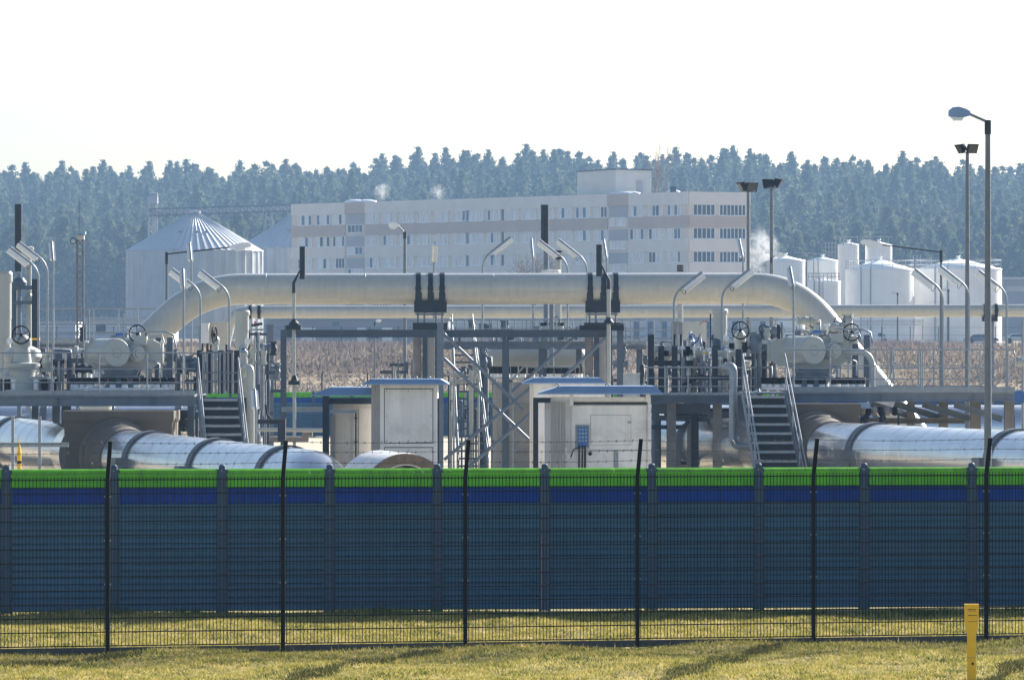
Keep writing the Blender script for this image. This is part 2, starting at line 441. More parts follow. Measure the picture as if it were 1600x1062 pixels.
# grass blades: three vertex blades, scattered
def blades(name, n, area, hgt, wid, mat_, seed, dens=None, lean=0.5, zfun=None):
    rg = np.random.default_rng(seed)
    x = rg.uniform(area[0], area[1], n); y = rg.uniform(area[2], area[3], n)
    if dens is not None:
        k = rg.uniform(0, 1, n) < dens(x, y); x = x[k]; y = y[k]
    n = len(x)
    z = np.array([(zfun or ground_z)(a, b) for a, b in zip(x, y)])
    a = rg.uniform(0, 2 * np.pi, n); h = hgt * rg.uniform(0.4, 1.2, n); wd = wid * rg.uniform(0.6, 1.3, n)
    ld = rg.uniform(0, 2 * np.pi, n); ln = h * lean * rg.uniform(0, 1.3, n)
    v = np.zeros((n, 3, 3))
    v[:, 0] = np.stack([x - np.cos(a) * wd / 2, y - np.sin(a) * wd / 2, z - 0.01], 1)
    v[:, 1] = np.stack([x + np.cos(a) * wd / 2, y + np.sin(a) * wd / 2, z - 0.01], 1)
    v[:, 2] = np.stack([x + np.cos(ld) * ln, y + np.sin(ld) * ln, z + h], 1)
    return kind(np_object(name, v.reshape(-1, 3), 3, mat_), 'stuff')
def patch(x, y):
    return 0.55 + 0.45 * np.sin(x * 1.1 + 1.7 * np.sin(y * 0.55)) * np.sin(y * 0.9 + 1.3 * np.sin(x * 0.7))
blades('lawn_grass', 400000, (-15, 15, 63, 83.9), 0.05, 0.022, M['grass'], 1, lean=1.5)
blades('lawn_weeds', 110000, (-15, 15, 63, 83.6), 0.05, 0.022, M['weed'], 2, dens=lambda x, y: (patch(x * 2.1, y * 1.3) > 0.74) * 1.0, lean=1.0)
def shadow_streaks(x, y):  # streaks of darker blades that imitate tree shadows across the lawn
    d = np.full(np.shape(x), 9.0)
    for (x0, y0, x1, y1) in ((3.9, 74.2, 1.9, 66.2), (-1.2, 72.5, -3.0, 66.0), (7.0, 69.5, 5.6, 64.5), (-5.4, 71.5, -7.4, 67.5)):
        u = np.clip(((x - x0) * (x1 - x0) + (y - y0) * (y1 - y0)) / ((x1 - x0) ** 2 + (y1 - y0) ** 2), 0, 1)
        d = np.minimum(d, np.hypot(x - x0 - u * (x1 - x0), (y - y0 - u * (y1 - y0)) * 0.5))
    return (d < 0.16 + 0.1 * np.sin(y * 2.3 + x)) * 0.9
blades('shadow_streak_grass', 260000, (-9.5, 9.5, 63, 75), 0.075, 0.022, M['shadowgrass'], 8, dens=shadow_streaks, lean=1.0)
blades('wall_foot_grass', 14000, (-15, 15, 82.6, 83.6), 0.13, 0.016, M['weed'], 3, dens=lambda x, y: 0.35 + 0.6 * (patch(x * 1.7, y) > 0.75), lean=0.6)
blades('fence_foot_grass', 5000, (-8.5, 8.5, 72.0, 75.2), 0.10, 0.014, M['grass'], 4, dens=lambda x, y: (np.abs(y - 73.9 - x * 0.21) < 0.35) * 0.8, lean=0.6)
blades('reed_grass', 150000, (-48, 48, 276, 398), 0.30, 0.17, M['reed'], 5, dens=lambda x, y: 0.35 + 0.65 * (np.sin(x * 0.21 + 2 * np.sin(y * 0.05)) * np.sin(y * 0.11 + x * 0.05) > -0.1), lean=1.3)
blades('scrub_growth', 90000, (-52, 52, 300, 398), 0.75, 0.13, M['scrub'], 6, dens=lambda x, y: 1.0 * (np.sin(x * 0.33 + 1.5 * np.sin(y * 0.08) + 1) * np.sin(y * 0.09 + 0.4) > 0.05) * (0.3 + 0.7 * (y > 340)), lean=0.9)

# ------------------------------------------------------------------ mesh fence in front
FDX, FDY = 1, 0.214            # the fence line drifts away to the right
def fence_y(px):               # depth of the fence at photo column px
    return 72.1 + (px / 1600) * 3.6
ff = thing('mesh_fence', (0, 73.9, 0), 'black wire mesh fence with bent posts and four strands of barbed wire above', 'fence')
post_px = [-930, -655, -380, -106, 168, 442, 727, 996, 1271, 1541, 1815, 2090, 2365, 2640]
fp = [Vector((X(p, fence_y(p)), fence_y(p), 0)) for p in post_px]
MT = 2.46
for p in fp:
    mm = MB(); mm.box((p.x, p.y, 1.22), (0.062, 0.062, 2.50))
    a = Vector((p.x, p.y, 2.44)); b = a + Vector((0.05, -0.10, 0.56))
    mm.beam(a, b, 0.058, 0.058, Vector((0, 1, 0)))
    po = mm.build('post', M['black'], ff)
    for k in range(4):
        z = 0.35 + k * 0.62
        for s_ in (-1, 1):
            mm = MB(); mm.box((p.x + s_ * 0.038, p.y + 0.0, z), (0.016, 0.05, 0.022)); mm.build('clip', M['galv'], po)
for a, b in zip(fp[:-1], fp[1:]):
    d = (b - a); L = d.length; d.normalize(); off = Vector((0, 0.036, 0))
    mm = MB()
    nwire = int(L / 0.05)
    for i in range(1, nwire):
        q = a + d * (L * i / nwire) + off
        mm.box((q.x, q.y, 0.09 + (MT - 0.06) / 2), (0.0100, 0.0075, MT - 0.06))
    for k in range(13):
        z = 0.10 + k * 0.1955
        for s in (-1, 1):
            mm.beam(a + off * (1 + 0.2 * s) + Vector((0, 0, z)), b + off * (1 + 0.2 * s) + Vector((0, 0, z)), 0.009, 0.015)
    mm.build('mesh_panel', M['black'], ff)
    mm = MB(); mm.beam(a + Vector((0, 0, 0.03)) + d * 0.04, b + Vector((0, 0, 0.03)) - d * 0.04, 0.05, 0.10); mm.build('kick_board', M['kick'], ff)
M['wire'] = mat('dull barbed wire', (0.07, 0.075, 0.08), 0.5, 0.5)
for k in range(4):
    t = (0.18 + k * 0.26)
    mm = MB()
    pts = [p + Vector((0.05 * t, -0.10 * t, 2.44 + 0.56 * t)) for p in fp]
    for a, b in zip(pts[:-1], pts[1:]):
        n = 10
        prev = a
        for i in range(1, n + 1):
            q = a.lerp(b, i / n); q.z -= 0.02 * math.sin(math.pi * i / n) * (1 if k % 2 else 0.6)
            mm.beam(prev, q, 0.006, 0.006); prev = q
        for i in range(1, 21):
            q = a.lerp(b, i / 21); q.z -= 0.02 * math.sin(math.pi * i / 21) * (1 if k % 2 else 0.6)
            for s in range(2):
                e = Vector((rnd.uniform(-.6, .6), rnd.uniform(-1, 1), rnd.uniform(-1, 1))).normalized() * 0.022
                mm.beam(q - e, q + e, 0.005, 0.005)
    mm.build('barbed_wire', M['wire'], ff)

# ------------------------------------------------------------------ plank wall behind it
def wall_y(px): return 83.4 + (px / 1600) * 1.9
def make_wall(name, label, px_posts, yfun, top, green_h, blue_h, ppost):
    t = thing(name, (0, yfun(800), 0), label, 'wall')
    ps = [Vector((X(p, yfun(p)), yfun(p), 0)) for p in px_posts]
    for p in ps:
        mm = MB()
        mm.box((p.x, p.y, top / 2 + 0.02), (ppost, ppost * 1.1, top + 0.02))
        mm.box((p.x - ppost * 0.72, p.y + 0.02, top / 2 - 0.01), (ppost * 0.42, ppost * 0.7, top))
        mm.box((p.x + ppost * 0.72, p.y + 0.02, top / 2 - 0.01), (ppost * 0.42, ppost * 0.7, top))
        mm.lathe((p.x, p.y, top + 0.03), (0, 0, 1), [(0, ppost * 0.52), (0.025, ppost * 0.5), (0.04, ppost * 0.3)], 4 * 3)
        po = mm.build('post', M['wallpost'], t)
        mm = MB(); mm.lathe((p.x, p.y - ppost * 0.56, top - 0.03), (0, -1, 0), [(0, 0.012), (0.012, 0.012)], 8); mm.build('bolt', M['galv'], po)
    def board(a, b, prof, nm, mt, par):
        vs = []
        for (dy, z) in prof:
            vs.append(Vector((a.x, a.y + dy, z))); vs.append(Vector((b.x, b.y + dy, z)))
        back = max(d for d, _ in prof) + 0.05
        n = len(prof)
        vs += [Vector((a.x, a.y + back, prof[0][1])), Vector((b.x, b.y + back, prof[0][1])), Vector((a.x, a.y + back, prof[-1][1])), Vector((b.x, b.y + back, prof[-1][1]))]
        fs = [(2 * i, 2 * i + 1, 2 * i + 3, 2 * i + 2) for i in range(n - 1)]
        B = 2 * n
        fs += [(0, B, B + 1, 1), (2 * n - 2, 2 * n - 1, B + 3, B + 2), (B, B + 2, B + 3, B + 1)]
        mm = MB(); mm.add(vs, fs); return mm.build(nm, mt, par)
    for a, b in zip(ps[:-1], ps[1:]):
        d = (b - a).normalized(); a2 = a + d * (ppost * 0.72); b2 = b - d * (ppost * 0.72)
        z0 = 0.03; z1 = top - green_h - blue_h; z2 = top - green_h
        n = 8; prof = []
        hh = (z1 - z0) / n
        for i in range(n):
            zb = z0 + i * hh
            prof += [(0.012, zb), (-0.016, zb + 0.02), (-0.006, zb + hh * 0.42), (-0.022, zb + hh * 0.58), (-0.018, zb + hh * 0.9), (0.012, zb + hh - (0.006 if i < n - 1 else 0.0))]
        board(a2, b2, prof, 'plank_panel', M['wallplank'], t)
        board(a2, b2, [(0.0, z1), (-0.014, z1 + 0.015), (-0.014, z2 - 0.015), (0.0, z2)], 'blue_board', M['wallblue'], t)
        hg = top - z2
        board(a2, b2, [(0.0, z2), (-0.085, z2 + 0.02), (-0.015, z2 + hg * 0.5), (-0.035, z2 + hg * 0.54), (-0.02, z2 + hg * 0.92), (0.03, top - 0.0)], 'green_board', M['wallgreen'], t)
    return t
make_wall('plank_wall', 'slate blue plank wall with green and royal blue top boards right behind the mesh fence',
          [-830, -662, -494, -326, -158, 10, 178, 347, 515, 683, 851, 1018, 1185, 1350, 1518, 1686, 1854, 2022, 2190, 2358, 2526], wall_y, 2.355, 0.31, 0.255, 0.105)
make_wall('plank_wall', 'far plank wall with green and blue top boards at the back of the yard',
          [-420, -360, -300, -240, -180, -120, -60, 0, 60, 120, 180, 240, 300, 360, 421, 490, 549, 610, 670, 730, 790, 850, 910, 970, 1030, 1090, 1150, 1210, 1270, 1330, 1390, 1450, 1510, 1570, 1630, 1690, 1750, 1810, 1870, 1930, 1990, 2050, 2110, 2170],
          lambda p: 266.0, 2.34, 0.30, 0.25, 0.10)

# yellow marker post in front
t = thing('marker_post', (X(1518, 66), 66, 0), 'tall yellow plastic pipeline marker standing in front of the mesh fence', 'marker post')
z_top = H(943, 66)
mm = MB()
def flat_loft(mm, secs, cx, cy):
    vs = []; n = len(secs)
    for (z, wx, wy) in secs:
        vs += [(cx - wx, cy - wy, z), (cx + wx, cy - wy, z), (cx + wx, cy + wy, z), (cx - wx, cy + wy, z)]
    fs = []
    for i in range(n - 1):
        for k in range(4):
            k2 = (k + 1) % 4
            fs.append((i * 4 + k, i * 4 + k2, i * 4 + 4 + k2, i * 4 + 4 + k))
    fs.append((3, 2, 1, 0)); b = (n - 1) * 4; fs.append((b, b + 1, b + 2, b + 3))
    mm.add(vs, fs)
cx = X(1518, 66); s66 = F / 66
flat_loft(mm, [(-0.1, 6.6 / s66, 0.035), (H(996, 66), 6.6 / s66, 0.035), (H(986, 66), 7.4 / s66, 0.036), (H(973, 66), 10.2 / s66, 0.04), (H(968, 66), 10.8 / s66, 0.04), (z_top, 11.2 / s66, 0.042)], cx, 66)
mm.build('post', M['yellow'], t)
mm = MB(); mm.lathe((cx + 0.012, 66 - 0.034, H(1036, 66)), (0, -1, 0), [(0, 0.016), (0.006, 0.016)], 10); mm.build('bolt', M['black'], t)
mm = MB(); mm.box((cx, 66 - 0.0365, H(1026.5, 66)), (12.4 / s66, 0.004, 0.005)); mm.build('joint_line', M['brownsteel'], t)
def text_part(body, loc, size, mt, parent, width=None):
    cu = bpy.data.curves.new('lettering', 'FONT'); cu.body = body; cu.size = size; cu.extrude = 0.0008
    cu.align_x = 'CENTER'; cu.align_y = 'CENTER'
    ob = bpy.data.objects.new('lettering', cu); C.objects.link(ob)
    bpy.context.view_layer.update()
    me = bpy.data.meshes.new_from_object(ob); C.objects.unlink(ob); bpy.data.objects.remove(ob)
    me.materials.clear(); me.materials.append(mt)
    o2 = bpy.data.objects.new('lettering', me); C.objects.link(o2); o2.parent = parent
    sx = 1.0
    if width:
        xsz = max(v.co.x for v in me.vertices) - min(v.co.x for v in me.vertices); sx = width / xsz
    o2.scale = (sx, 1, 1)
    o2.rotation_euler = (R(90), 0, 0); o2.location = Vector(loc) - WL[parent.as_pointer()]
    return o2
mm = MB()
for (y_, x0, x1, h_) in ((951, 1511.5, 1524.5, 0.010), (953.5, 1513, 1523, 0.007), (960.5, 1512, 1525, 0.010), (970, 1511, 1526, 0.004)):
    # rows of small dark strokes, too small in the photo to be read
    z = H(y_, 66); x = X(x0, 66)
    if h_ < 0.005:
        mm.box((X((x0 + x1) / 2, 66), 66 - 0.0415, z), (X(x1, 66) - X(x0, 66), 0.003, h_)); continue
    while x < X(x1, 66):
        wv = rnd.uniform(0.004, 0.009)
        mm.box((x + wv / 2, 66 - 0.0423, z), (wv, 0.003, h_ * rnd.uniform(0.7, 1.0))); x += wv + 0.0025
mm.build('lettering', M['black'], t)

# ------------------------------------------------------------------ silver pipelines and pipeline valves
def silver_pipe(label, A, B, t0, t1, rings, end_elbow=False):
    """A,B points on the axis; t0..t1 extent along A->B"""
    A = Vector(A); B = Vector(B); d = (B - A); r = 0.80
    t = thing('insulated_pipe', (A.x, A.y, 0), label, 'pipe', 'silver clad pipelines')
    pts = [A + d * (t0 + (t1 - t0) * i / 24) for i in range(25)]
    if end_elbow:
        dn = d.normalized(); side = Vector((dn.x, dn.y, 0)).normalized(); last = pts[-1]; Rb = 1.7
        for i in range(1, 11):
            a = R(82) * i / 10
            pts.append(last + side * (Rb * math.sin(a)) + Vector((0, 0, -Rb * (1 - math.cos(a)))))
        pts.append(pts[-1] + (pts[-1] - pts[-2]).normalized() * 1.2)
    mm = MB(); mm.tube(pts, r, 40); mm.build('cladding', M['clad'], t)
    # thin lap joints of the sheet metal
    mm = MB(); dn = d.normalized(); L = d.length
    k = t0 + 0.02
    while k < t1:
        mm.lathe(A + d * k, dn, [(-0.025, r + 0.001), (-0.02, r + 0.004), (0.02, r + 0.004), (0.025, r + 0.001)], 40, False); k += 1.0 / L
    mm.build('lap_joint', M['clad'], t)
    for q in rings:
        c = A + d * q
        mm = MB()
        for off in (-0.09, 0.09):
            mm.lathe(c + dn * off, dn, [(-0.065, r + 0.012), (-0.065, r + 0.06), (0.065, r + 0.06), (0.065, r + 0.012)], 40, False)
        rg = mm.build('strap', M['clamp'], t)
        # bolted lugs and a saddle leg at the left side
        left = Vector((0, 0, 1)).cross(dn).normalized()
        if left.x > 0: left = -left
        mm = MB(); cc = c + left * (r + 0.14)
        mm.box(cc, (0.34, 0.46, 0.26), Matrix.Rotation(math.atan2(dn.y, dn.x) - math.pi / 2, 3, 'Z'))
        mm.box(cc + Vector((0, 0, -0.9)), (0.22, 0.3, 1.5), Matrix.Rotation(math.atan2(dn.y, dn.x) - math.pi / 2, 3, 'Z'))
        mm.build('saddle', M['clamp'], t)
    return t
LA, LB = P(200, 717, 140), P(470, 752, 125)
RA, RB = P(1300, 705, 140), P(1640, 726, 126)
silver_pipe('silver clad pipe running from the left valve block and bending into the ground', LA, LB, -1.3, 1.05, (-1.0, -0.78, 0.16, 0.55, 0.93), True)
silver_pipe('silver clad pipe running out of the frame from the right valve block', RA, RB, -1.6, 2.5, (-1.2, 0.22, 0.86, 1.5, 2.1))
def level_pipe(label, px0, px1, py, Z, r):
    t = thing('insulated_pipe', (X((px0 + px1) / 2, Z), Z, 0), label, 'pipe', 'silver clad pipelines')
    a, b = P(px0, py, Z), P(px1, py, Z)
    mm = MB(); mm.tube([a, (a + b) / 2, b], r, 36); mm.build('cladding', M['clad'], t)
    p = px0 + 40
    while p < px1:
        c = P(p, py, Z)
        mm = MB(); mm.lathe(c, (1, 0, 0), [(-0.12, r + 0.01), (-0.12, r + 0.06), (0.12, r + 0.06), (0.12, r + 0.01)], 36, False); mm.build('strap', M['clamp'], t)
        mm = MB(); mm.box((c.x, Z, (c.z - r) / 2 - 0.05), (0.5, 1.0, c.z - r + 0.1)); mm.build('saddle', M['concrete'], t)
        p += 105
level_pipe('level silver clad pipe crossing behind the right valve block and under the platform', 1012, 2300, 672, 186, 0.92)
level_pipe('level silver clad pipe crossing behind the left valve block', -600, 300, 672, 186, 0.92)
# the piece of the left pipe with its flange cone is part of the run; a loose end elbow strap
def pipeline_valve(label, A, B, px0, px1, py_top, deckZ):
    A = Vector(A); d = (Vector(B) - A).normalized()
    c = A - d * 2.2
    t = thing('pipeline_valve', (c.x, c.y, 0), label, 'valve', 'pipeline valves under the platforms')
    mm = MB()
    ztop = H(py_top, c.y); wx = (px1 - px0) / 2 * c.y / F; cx = X((px0 + px1) / 2, c.y)
    secs = [(-0.2, wx * 0.93, wx * 0.8), (ztop - 0.35, wx * 0.97, wx * 0.85), (ztop - 0.25, wx, wx * 0.87), (ztop, wx, wx * 0.87)]
    flat_loft(mm, secs, cx, c.y + 0.4)
    mm.build('valve_body', M['valve'], t)
    mm = MB()
    mm.lathe(A - d * 1.2, d, [(0, 1.08), (0.18, 1.08), (0.24, 1.05), (0.26, 1.0), (0.5, 1.0), (0.62, 0.93), (1.0, 0.86), (1.3, 0.83)], 40)
    mm.build('hub', M['valve'], t)
    mm = MB(); mm.lathe(A - d * 5.2, d, [(0, 0.83), (0.3, 0.86), (1.0, 0.95), (1.6, 1.02), (1.75, 1.05)], 40); mm.build('cone', M['clad'], t)
    return t
pipeline_valve('brown valve block under the left platform with the silver pipe through it', LA, LB, 102, 275, 641, 143)
pipeline_valve('brown valve block under the right platform behind the stair', RA, RB, 1180, 1342, 630, 143)

# the open ring of a pipe end peeping over the wall
t = thing('open_pipe', (X(634, 108), 108, 0), 'open rust rimmed pipe end showing as an arch above the wall', 'pipe')
cz = H(708, 108) - 0.95
mm = MB(); ax = Vector((0.22, -1, 0)).normalized(); o_ = Vector((X(634, 108), 108, cz))
mm.lathe(o_, -ax, [(0, 0.70), (0, 0.95), (0.3, 0.96), (3.0, 0.96)], 48, False); mm.build('shell', M['cabinet'], t)
mm = MB(); mm.lathe(o_ + ax * 0.004, -ax, [(0, 0.949), (0, 0.72), (0.4, 0.71), (2.8, 0.71)], 48, False); mm.build('rim', M['rust'], t)
mm = MB(); mm.lathe(o_ - ax * 2.0, ax, [(0, 0.7), (0.02, 0.7)], 32); mm.build('end_plate', M['cabinet'], t)

# ------------------------------------------------------------------ cream overhead pipes
def bez(a, b, c, n=10):
    return [a * (1 - u) ** 2 + b * 2 * u * (1 - u) + c * u * u for u in [i / n for i in range(n + 1)]]
t = thing('overhead_pipe', (X(800, 170), 170, 0), 'thick cream overhead pipe arching across the yard and sloping down at both ends', 'pipe', 'cream overhead pipes')
r1 = 0.515
pts = [Vector((X(150, 169), 169, -0.3)), P(150, 660, 169)] + bez(P(150, 640, 169), P(150, 608, 169), P(186, 574, 169), 8)
pts += [P(215, 546, 169.1), P(250, 511.5, 169.4)]
pts += bez(P(262, 500, 169.5), P(312, 451, 170), P(384, 451.5, 170), 16)
pts += [P(p, 451.5 - (p - 420) * 0.0013, 170) for p in range(440, 1170, 60)]
pts += bez(P(1180, 451, 170), P(1243, 450, 169.8), P(1286, 504, 169.4), 16)
pts += [P(1302, 524, 169.2), P(1340, 571, 169), P(1400, 645, 168.5), P(1480, 744, 168), P(1490, 757, 168)]
mm = MB(); mm.tube(pts, r1, 48); mm.build('pipe', M['cream'], t)
for p in (416, 571, 771, 988, 1168):
    c = P(p, 451.3, 170); mm = MB(); mm.lathe(c, (1, 0, 0), [(-0.02, r1 - 0.002), (-0.008, r1 + 0.008), (0.008, r1 + 0.008), (0.02, r1 - 0.002)], 48, False); mm.build('weld_seam', M['cream'], t)
def straps(t, pxs, cy, Z, r, w_):
    for p in pxs:
        c = P(p, cy, Z); mm = MB()
        mm.lathe(c, (1, 0, 0), [(-w_ / 2, r + 0.003), (-w_ / 2, r + 0.035), (w_ / 2, r + 0.035), (w_ / 2, r + 0.003)], 40, False)
        mm.box(c + Vector((0, -r - 0.06, 0.05)), (w_ * 1.25, 0.10, 0.05)); mm.box(c + Vector((0, -r - 0.06, -0.03)), (w_ * 1.25, 0.10, 0.05))
        mm.build('strap', M['dark'], t)
t2 = thing('overhead_pipe', (X(1000, 205), 205, 0), 'thinner straight cream pipe passing behind the thick one and out at the right', 'pipe', 'cream overhead pipes')
pts = [P(348, 560, 205), P(352, 530, 205)] + bez(P(355, 520, 205), P(358, 487, 205), P(392, 487.5, 205), 10) + [P(p, 487.5 - (p - 400) * 0.0020, 205) for p in range(420, 2420, 60)]
mm = MB(); mm.tube(pts, 0.247, 28); mm.build('pipe', M['cream'], t2)
straps(t2, (391, 405), 487.5, 205, 0.247, 0.12)
def pipe_support(label, xc, xs_, Z=170):
    t = thing('pipe_support', (X(xc, Z), Z, 0), label, 'pipe support', 'strapped supports under the thick pipe')
    straps(t, xs_, 451.3, Z, r1, 0.16)
    mm = MB(); mm.pb(xs_[0] - 7, xs_[-1] + 7, 471, 488, Z - 0.42, 0.84)
    for p in xs_: mm.pb(p - 5, p + 5, 455, 472, Z - 0.5, 0.10)
    mm.build('cradle', M['dark'], t)
    mm = MB()
    for p in (xs_[0] - 1, xs_[0] + 9, xs_[-1] - 10, xs_[-1]):
        for dy in (-0.3, 0.3):
            mm.tube([P(p, 504, Z + dy), P(p, 487, Z + dy)], 0.03, 8)
    mm.pb(xs_[0] - 5, xs_[-1] + 3, 489, 492, Z - 0.4, 0.8)
    mm.build('bolt', M['galv_dull'], t)
    mm = MB(); mm.pb(xs_[0] - 9, xs_[-1] + 8, 504, 515, Z - 0.45, 0.9); mm.build('base_plate', M['dark'], t)
    for k, (dx, wpx, mt) in enumerate(((-2, 13, 'brownsteel'), (10, 8, 'steel'), (19, 11, 'cabgrey'), (30, 9, 'steel'))):
        mm = MB(); a = xs_[0] + dx
        if mt == 'steel':
            mm.ibeam(Vector((X(a, Z), Z + 0.1, 0)), Vector((X(a, Z), Z + 0.1, H(515, Z))), wpx * Z / F, 0.3, 0.03)
        else:
            mm.tube([Vector((X(a, Z), Z - 0.1, 0)), P(a, 515, Z - 0.1)], wpx * Z / F / 2, 14)
        mm.build('leg', M[mt], t)
    return t
pipe_support('black triple strapped support on the left half of the thick cream pipe', 673, (654, 673, 691))
pipe_support('black triple strapped support on the right half of the thick cream pipe', 943, (922, 943, 962))
# support of the thin pipe at the right
t = thing('pipe_support', (X(1547, 205), 205, 0), 'small black clamp stand holding the thin cream pipe at the right', 'pipe support')
straps(t, (1539, 1556), 485.2, 205, 0.247, 0.12)
mm = MB(); mm.pb(1536, 1559, 495, 502, 204.7, 0.6); mm.build('cradle', M['dark'], t)
mm = MB(); mm.pb(1541, 1553, 502, 640, 204.8, 0.3); mm.build('leg', M['galv_dull'], t)

# ------------------------------------------------------------------ steel frames
def frame(label, cols, beams, braces, Z, name='pipe_rack'):
    t = thing(name, (X(cols[0][0], Z), Z, 0), label, 'steel frame')
    for (p, wpx, ytop, mt, dz) in cols:
        mm = MB(); wd = wpx * Z / F
        mm.ibeam(Vector((X(p, Z), Z + dz, -0.05)), P(p, ytop, Z + dz), wd, wd * 1.1, 0.022); 
        mm.pb(p - wpx * 0.75, p + wpx * 0.75, ytop - 1.0, ytop, Z + dz - wd * 0.6, wd * 1.2)
        mm.build('column', M[mt], t)
    for (x0, x1, y0, y1, mt, dz) in beams:
        mm = MB(); yc = (y0 + y1) / 2
        mm.ibeam(P(x0, yc, Z + dz), P(x1, yc, Z + dz), 0.20, (y1 - y0) * Z / F, 0.022); mm.build('beam', M[mt], t)
    for (x0, y0, x1, y1, dz) in braces:
        mm = MB(); mm.tube([P(x0, y0, Z + dz), P(x1, y1, Z + dz)], 0.055, 8); mm.build('brace', M['galv_dull'], t)
    return t
frame('blue grey steel frame with crossed braces between the two black strapped supports',
      [(443, 9, 516, 'steel', 0), (688, 10, 505, 'galv_dull', -0.3), (790, 11, 530, 'steel', 0.6), (969, 10, 506, 'steel', -0.3), (846, 9, 545, 'steel', 2)],
      [(448, 682, 515, 527, 'steel', 0), (694, 948, 515, 527, 'steel', -0.05), (694, 915, 533, 543, 'galv_dull', 1.5), (905, 975, 508, 516, 'dark', -0.55)],
      [(694, 522, 818, 640, -0.4), (694, 560, 830, 690, -0.35), (694, 718, 846, 592, -0.5), (725, 735, 850, 628, -0.45), (897, 527, 800, 612, 0.3), (950, 525, 864, 604, -0.5)], 165)
t = frame('pale steel frame with cross bars left of the vent pipe', [(422, 11, 508, 'galv_dull', 0), (402, 8, 520, 'steel', 0.8), (387, 7, 516, 'dark', 1.0)],
          [(387, 422, 520, 524, 'steel', 0.4), (387, 445, 608, 613, 'steel', -0.2), (387, 422, 556, 559, 'galv_dull', 0.2), (387, 422, 588, 591, 'galv_dull', 0.3), (440, 505, 636, 643, 'galv', -0.3)], [], 163, 'pipe_rack')

# vent pipes with dark flat heads
def vent(label, pts_px, Z, rpole, head, arm):
    t = thing('vent_pipe', (X(pts_px[0][0], Z), Z, 0), label, 'vent pipe', 'vent pipes with dark rectangular heads')
    mm = MB(); mm.tube([Vector((X(pts_px[0][0], Z), Z, 0))] + [P(a, b, Z) for a, b in pts_px], rpole, 12); mm.build('pipe', M['creamgrey'], t)
    if arm:
        mm = MB(); mm.tube([P(a, b, Z) for a, b in arm], rpole * 0.95, 10); mm.build('arm', M['dark'], t)
    mm = MB(); x0, x1, y0, y1 = head
    w_ = (x1 - x0) * Z / F
    mm.lathe(P((x0 + x1) / 2, y1, Z), (0, 0, 1), [(0, w_ / 2), ((y1 - y0) * Z / F, w_ / 2)], 20); mm.build('head', M['dark'], t)
    return t
t = vent('vent pipe with offset dark head in front of the thick pipe, near its left end', [(460, 640), (459, 550), (459, 458)], 162, 0.055, (468, 477, 385, 436), [(459, 458), (459, 442), (470, 420), (471, 432)])
mm = MB()
mm.lathe(P(459.5, 508, 162), (0, 0, 1), [(0, 0.17), (0.06, 0.17), (0.16, 0.07), (0.2, 0.07)], 12); mm.pb(446, 470, 508, 515, 161.8, 0.4); mm.build('collar', M['dark'], t); mm = MB()
mm.lathe(P(460, 601, 162), (0, 0, 1), [(0, 0.2), (0.12, 0.2), (0.14, 0.12), (0.3, 0.06)], 12)
mm.build('collar', M['dark'], t)
t = vent('vent pipe with an offset dark head in front of the right strapped support', [(951, 600), (951, 500), (951, 452)], 162, 0.065, (931.5, 941, 382, 432), [(951, 452), (951, 438), (940, 415), (937, 430)])
mm = MB(); mm.lathe(P(951, 506, 162), (0, 0, 1), [(0, 0.17), (0.06, 0.17), (0.16, 0.09), (0.2, 0.09)], 12); mm.build('collar', M['dark'], t)
def plain_vent(label, x0, x1, y0, y1, Z, px, ybot):
    t = thing('vent_stack', (X(px, Z), Z, 0), label, 'vent stack', 'tall dark vent stacks')
    mm = MB(); w_ = (x1 - x0) * Z / F
    mm.lathe(P((x0 + x1) / 2, y1, Z), (0, 0, 1), [(0, w_ / 2), ((y1 - y0) * Z / F, w_ / 2)], 24); mm.build('head', M['dark'], t)
    mm = MB(); mm.tube([Vector((X(px, Z), Z, 0)), P(px, y1 + 2, Z)], w_ * 0.30, 14); mm.build('pipe', M['galv_dull'], t)
    return t
t = plain_vent('tall dark vent stack behind the left platform', 23, 34.5, 319, 424, 185, 30, 560)
mm = MB()
mm.pb(20, 50, 446, 452, 184.7, 0.7); mm.pb(20, 50, 470, 475, 184.7, 0.7); mm.pb(19, 26, 436, 530, 185.3, 0.3)
mm.lathe(P(31, 446, 185), (0, 0, 1), [(0, 0.26), (0.12, 0.26), (0.28, 0.14)], 12)
mm.build('bracket', M['steel'], t)
t = thing('vent_stack', (X(45, 185.6), 185.6, 0), 'thin vent pipe with a mushroom cap beside the tall dark stack', 'vent stack')
mm = MB(); mm.tube([Vector((X(45, 185.6), 185.6, 0)), P(45, 392, 185.6)], 0.1, 12); mm.build('pipe', M['creamgrey'], t)
mm = MB(); mm.lathe(P(45, 390, 185.6), (0, 0, 1), [(-0.1, 0.14), (0, 0.19), (0.08, 0.19), (0.12, 0.1)], 14); mm.build('cap', M['creamgrey'], t); mm = MB(); mm.lathe(P(45, 470, 185.6), (0, 0, 1), [(0, 0.2), (0.1, 0.2), (0.26, 0.1)], 12); mm.build('collar', M['creamgrey'], t)
t = thing('steel_column', (X(55, 183), 183, 0), 'dark grey steel column beside the tall vent stack at the left', 'column')
mm = MB(); mm.ibeam(Vector((X(55, 183), 183, 0)), P(55, 436, 183), 0.23, 0.24, 0.03); mm.build('post', M['dark'], t)
mm = MB(); mm.pb(49, 61, 528, 531, 182.8, 0.4); mm.build('base_plate', M['yellow'], t)
plain_vent('tall dark vent stack rising above the middle of the thick pipe', 845, 857.5, 320, 383, 190, 853, 430)
t = thing('vent_stack', (X(872, 190), 190, 0), 'short vent with a slatted black cap right of the tall middle stack', 'vent stack')
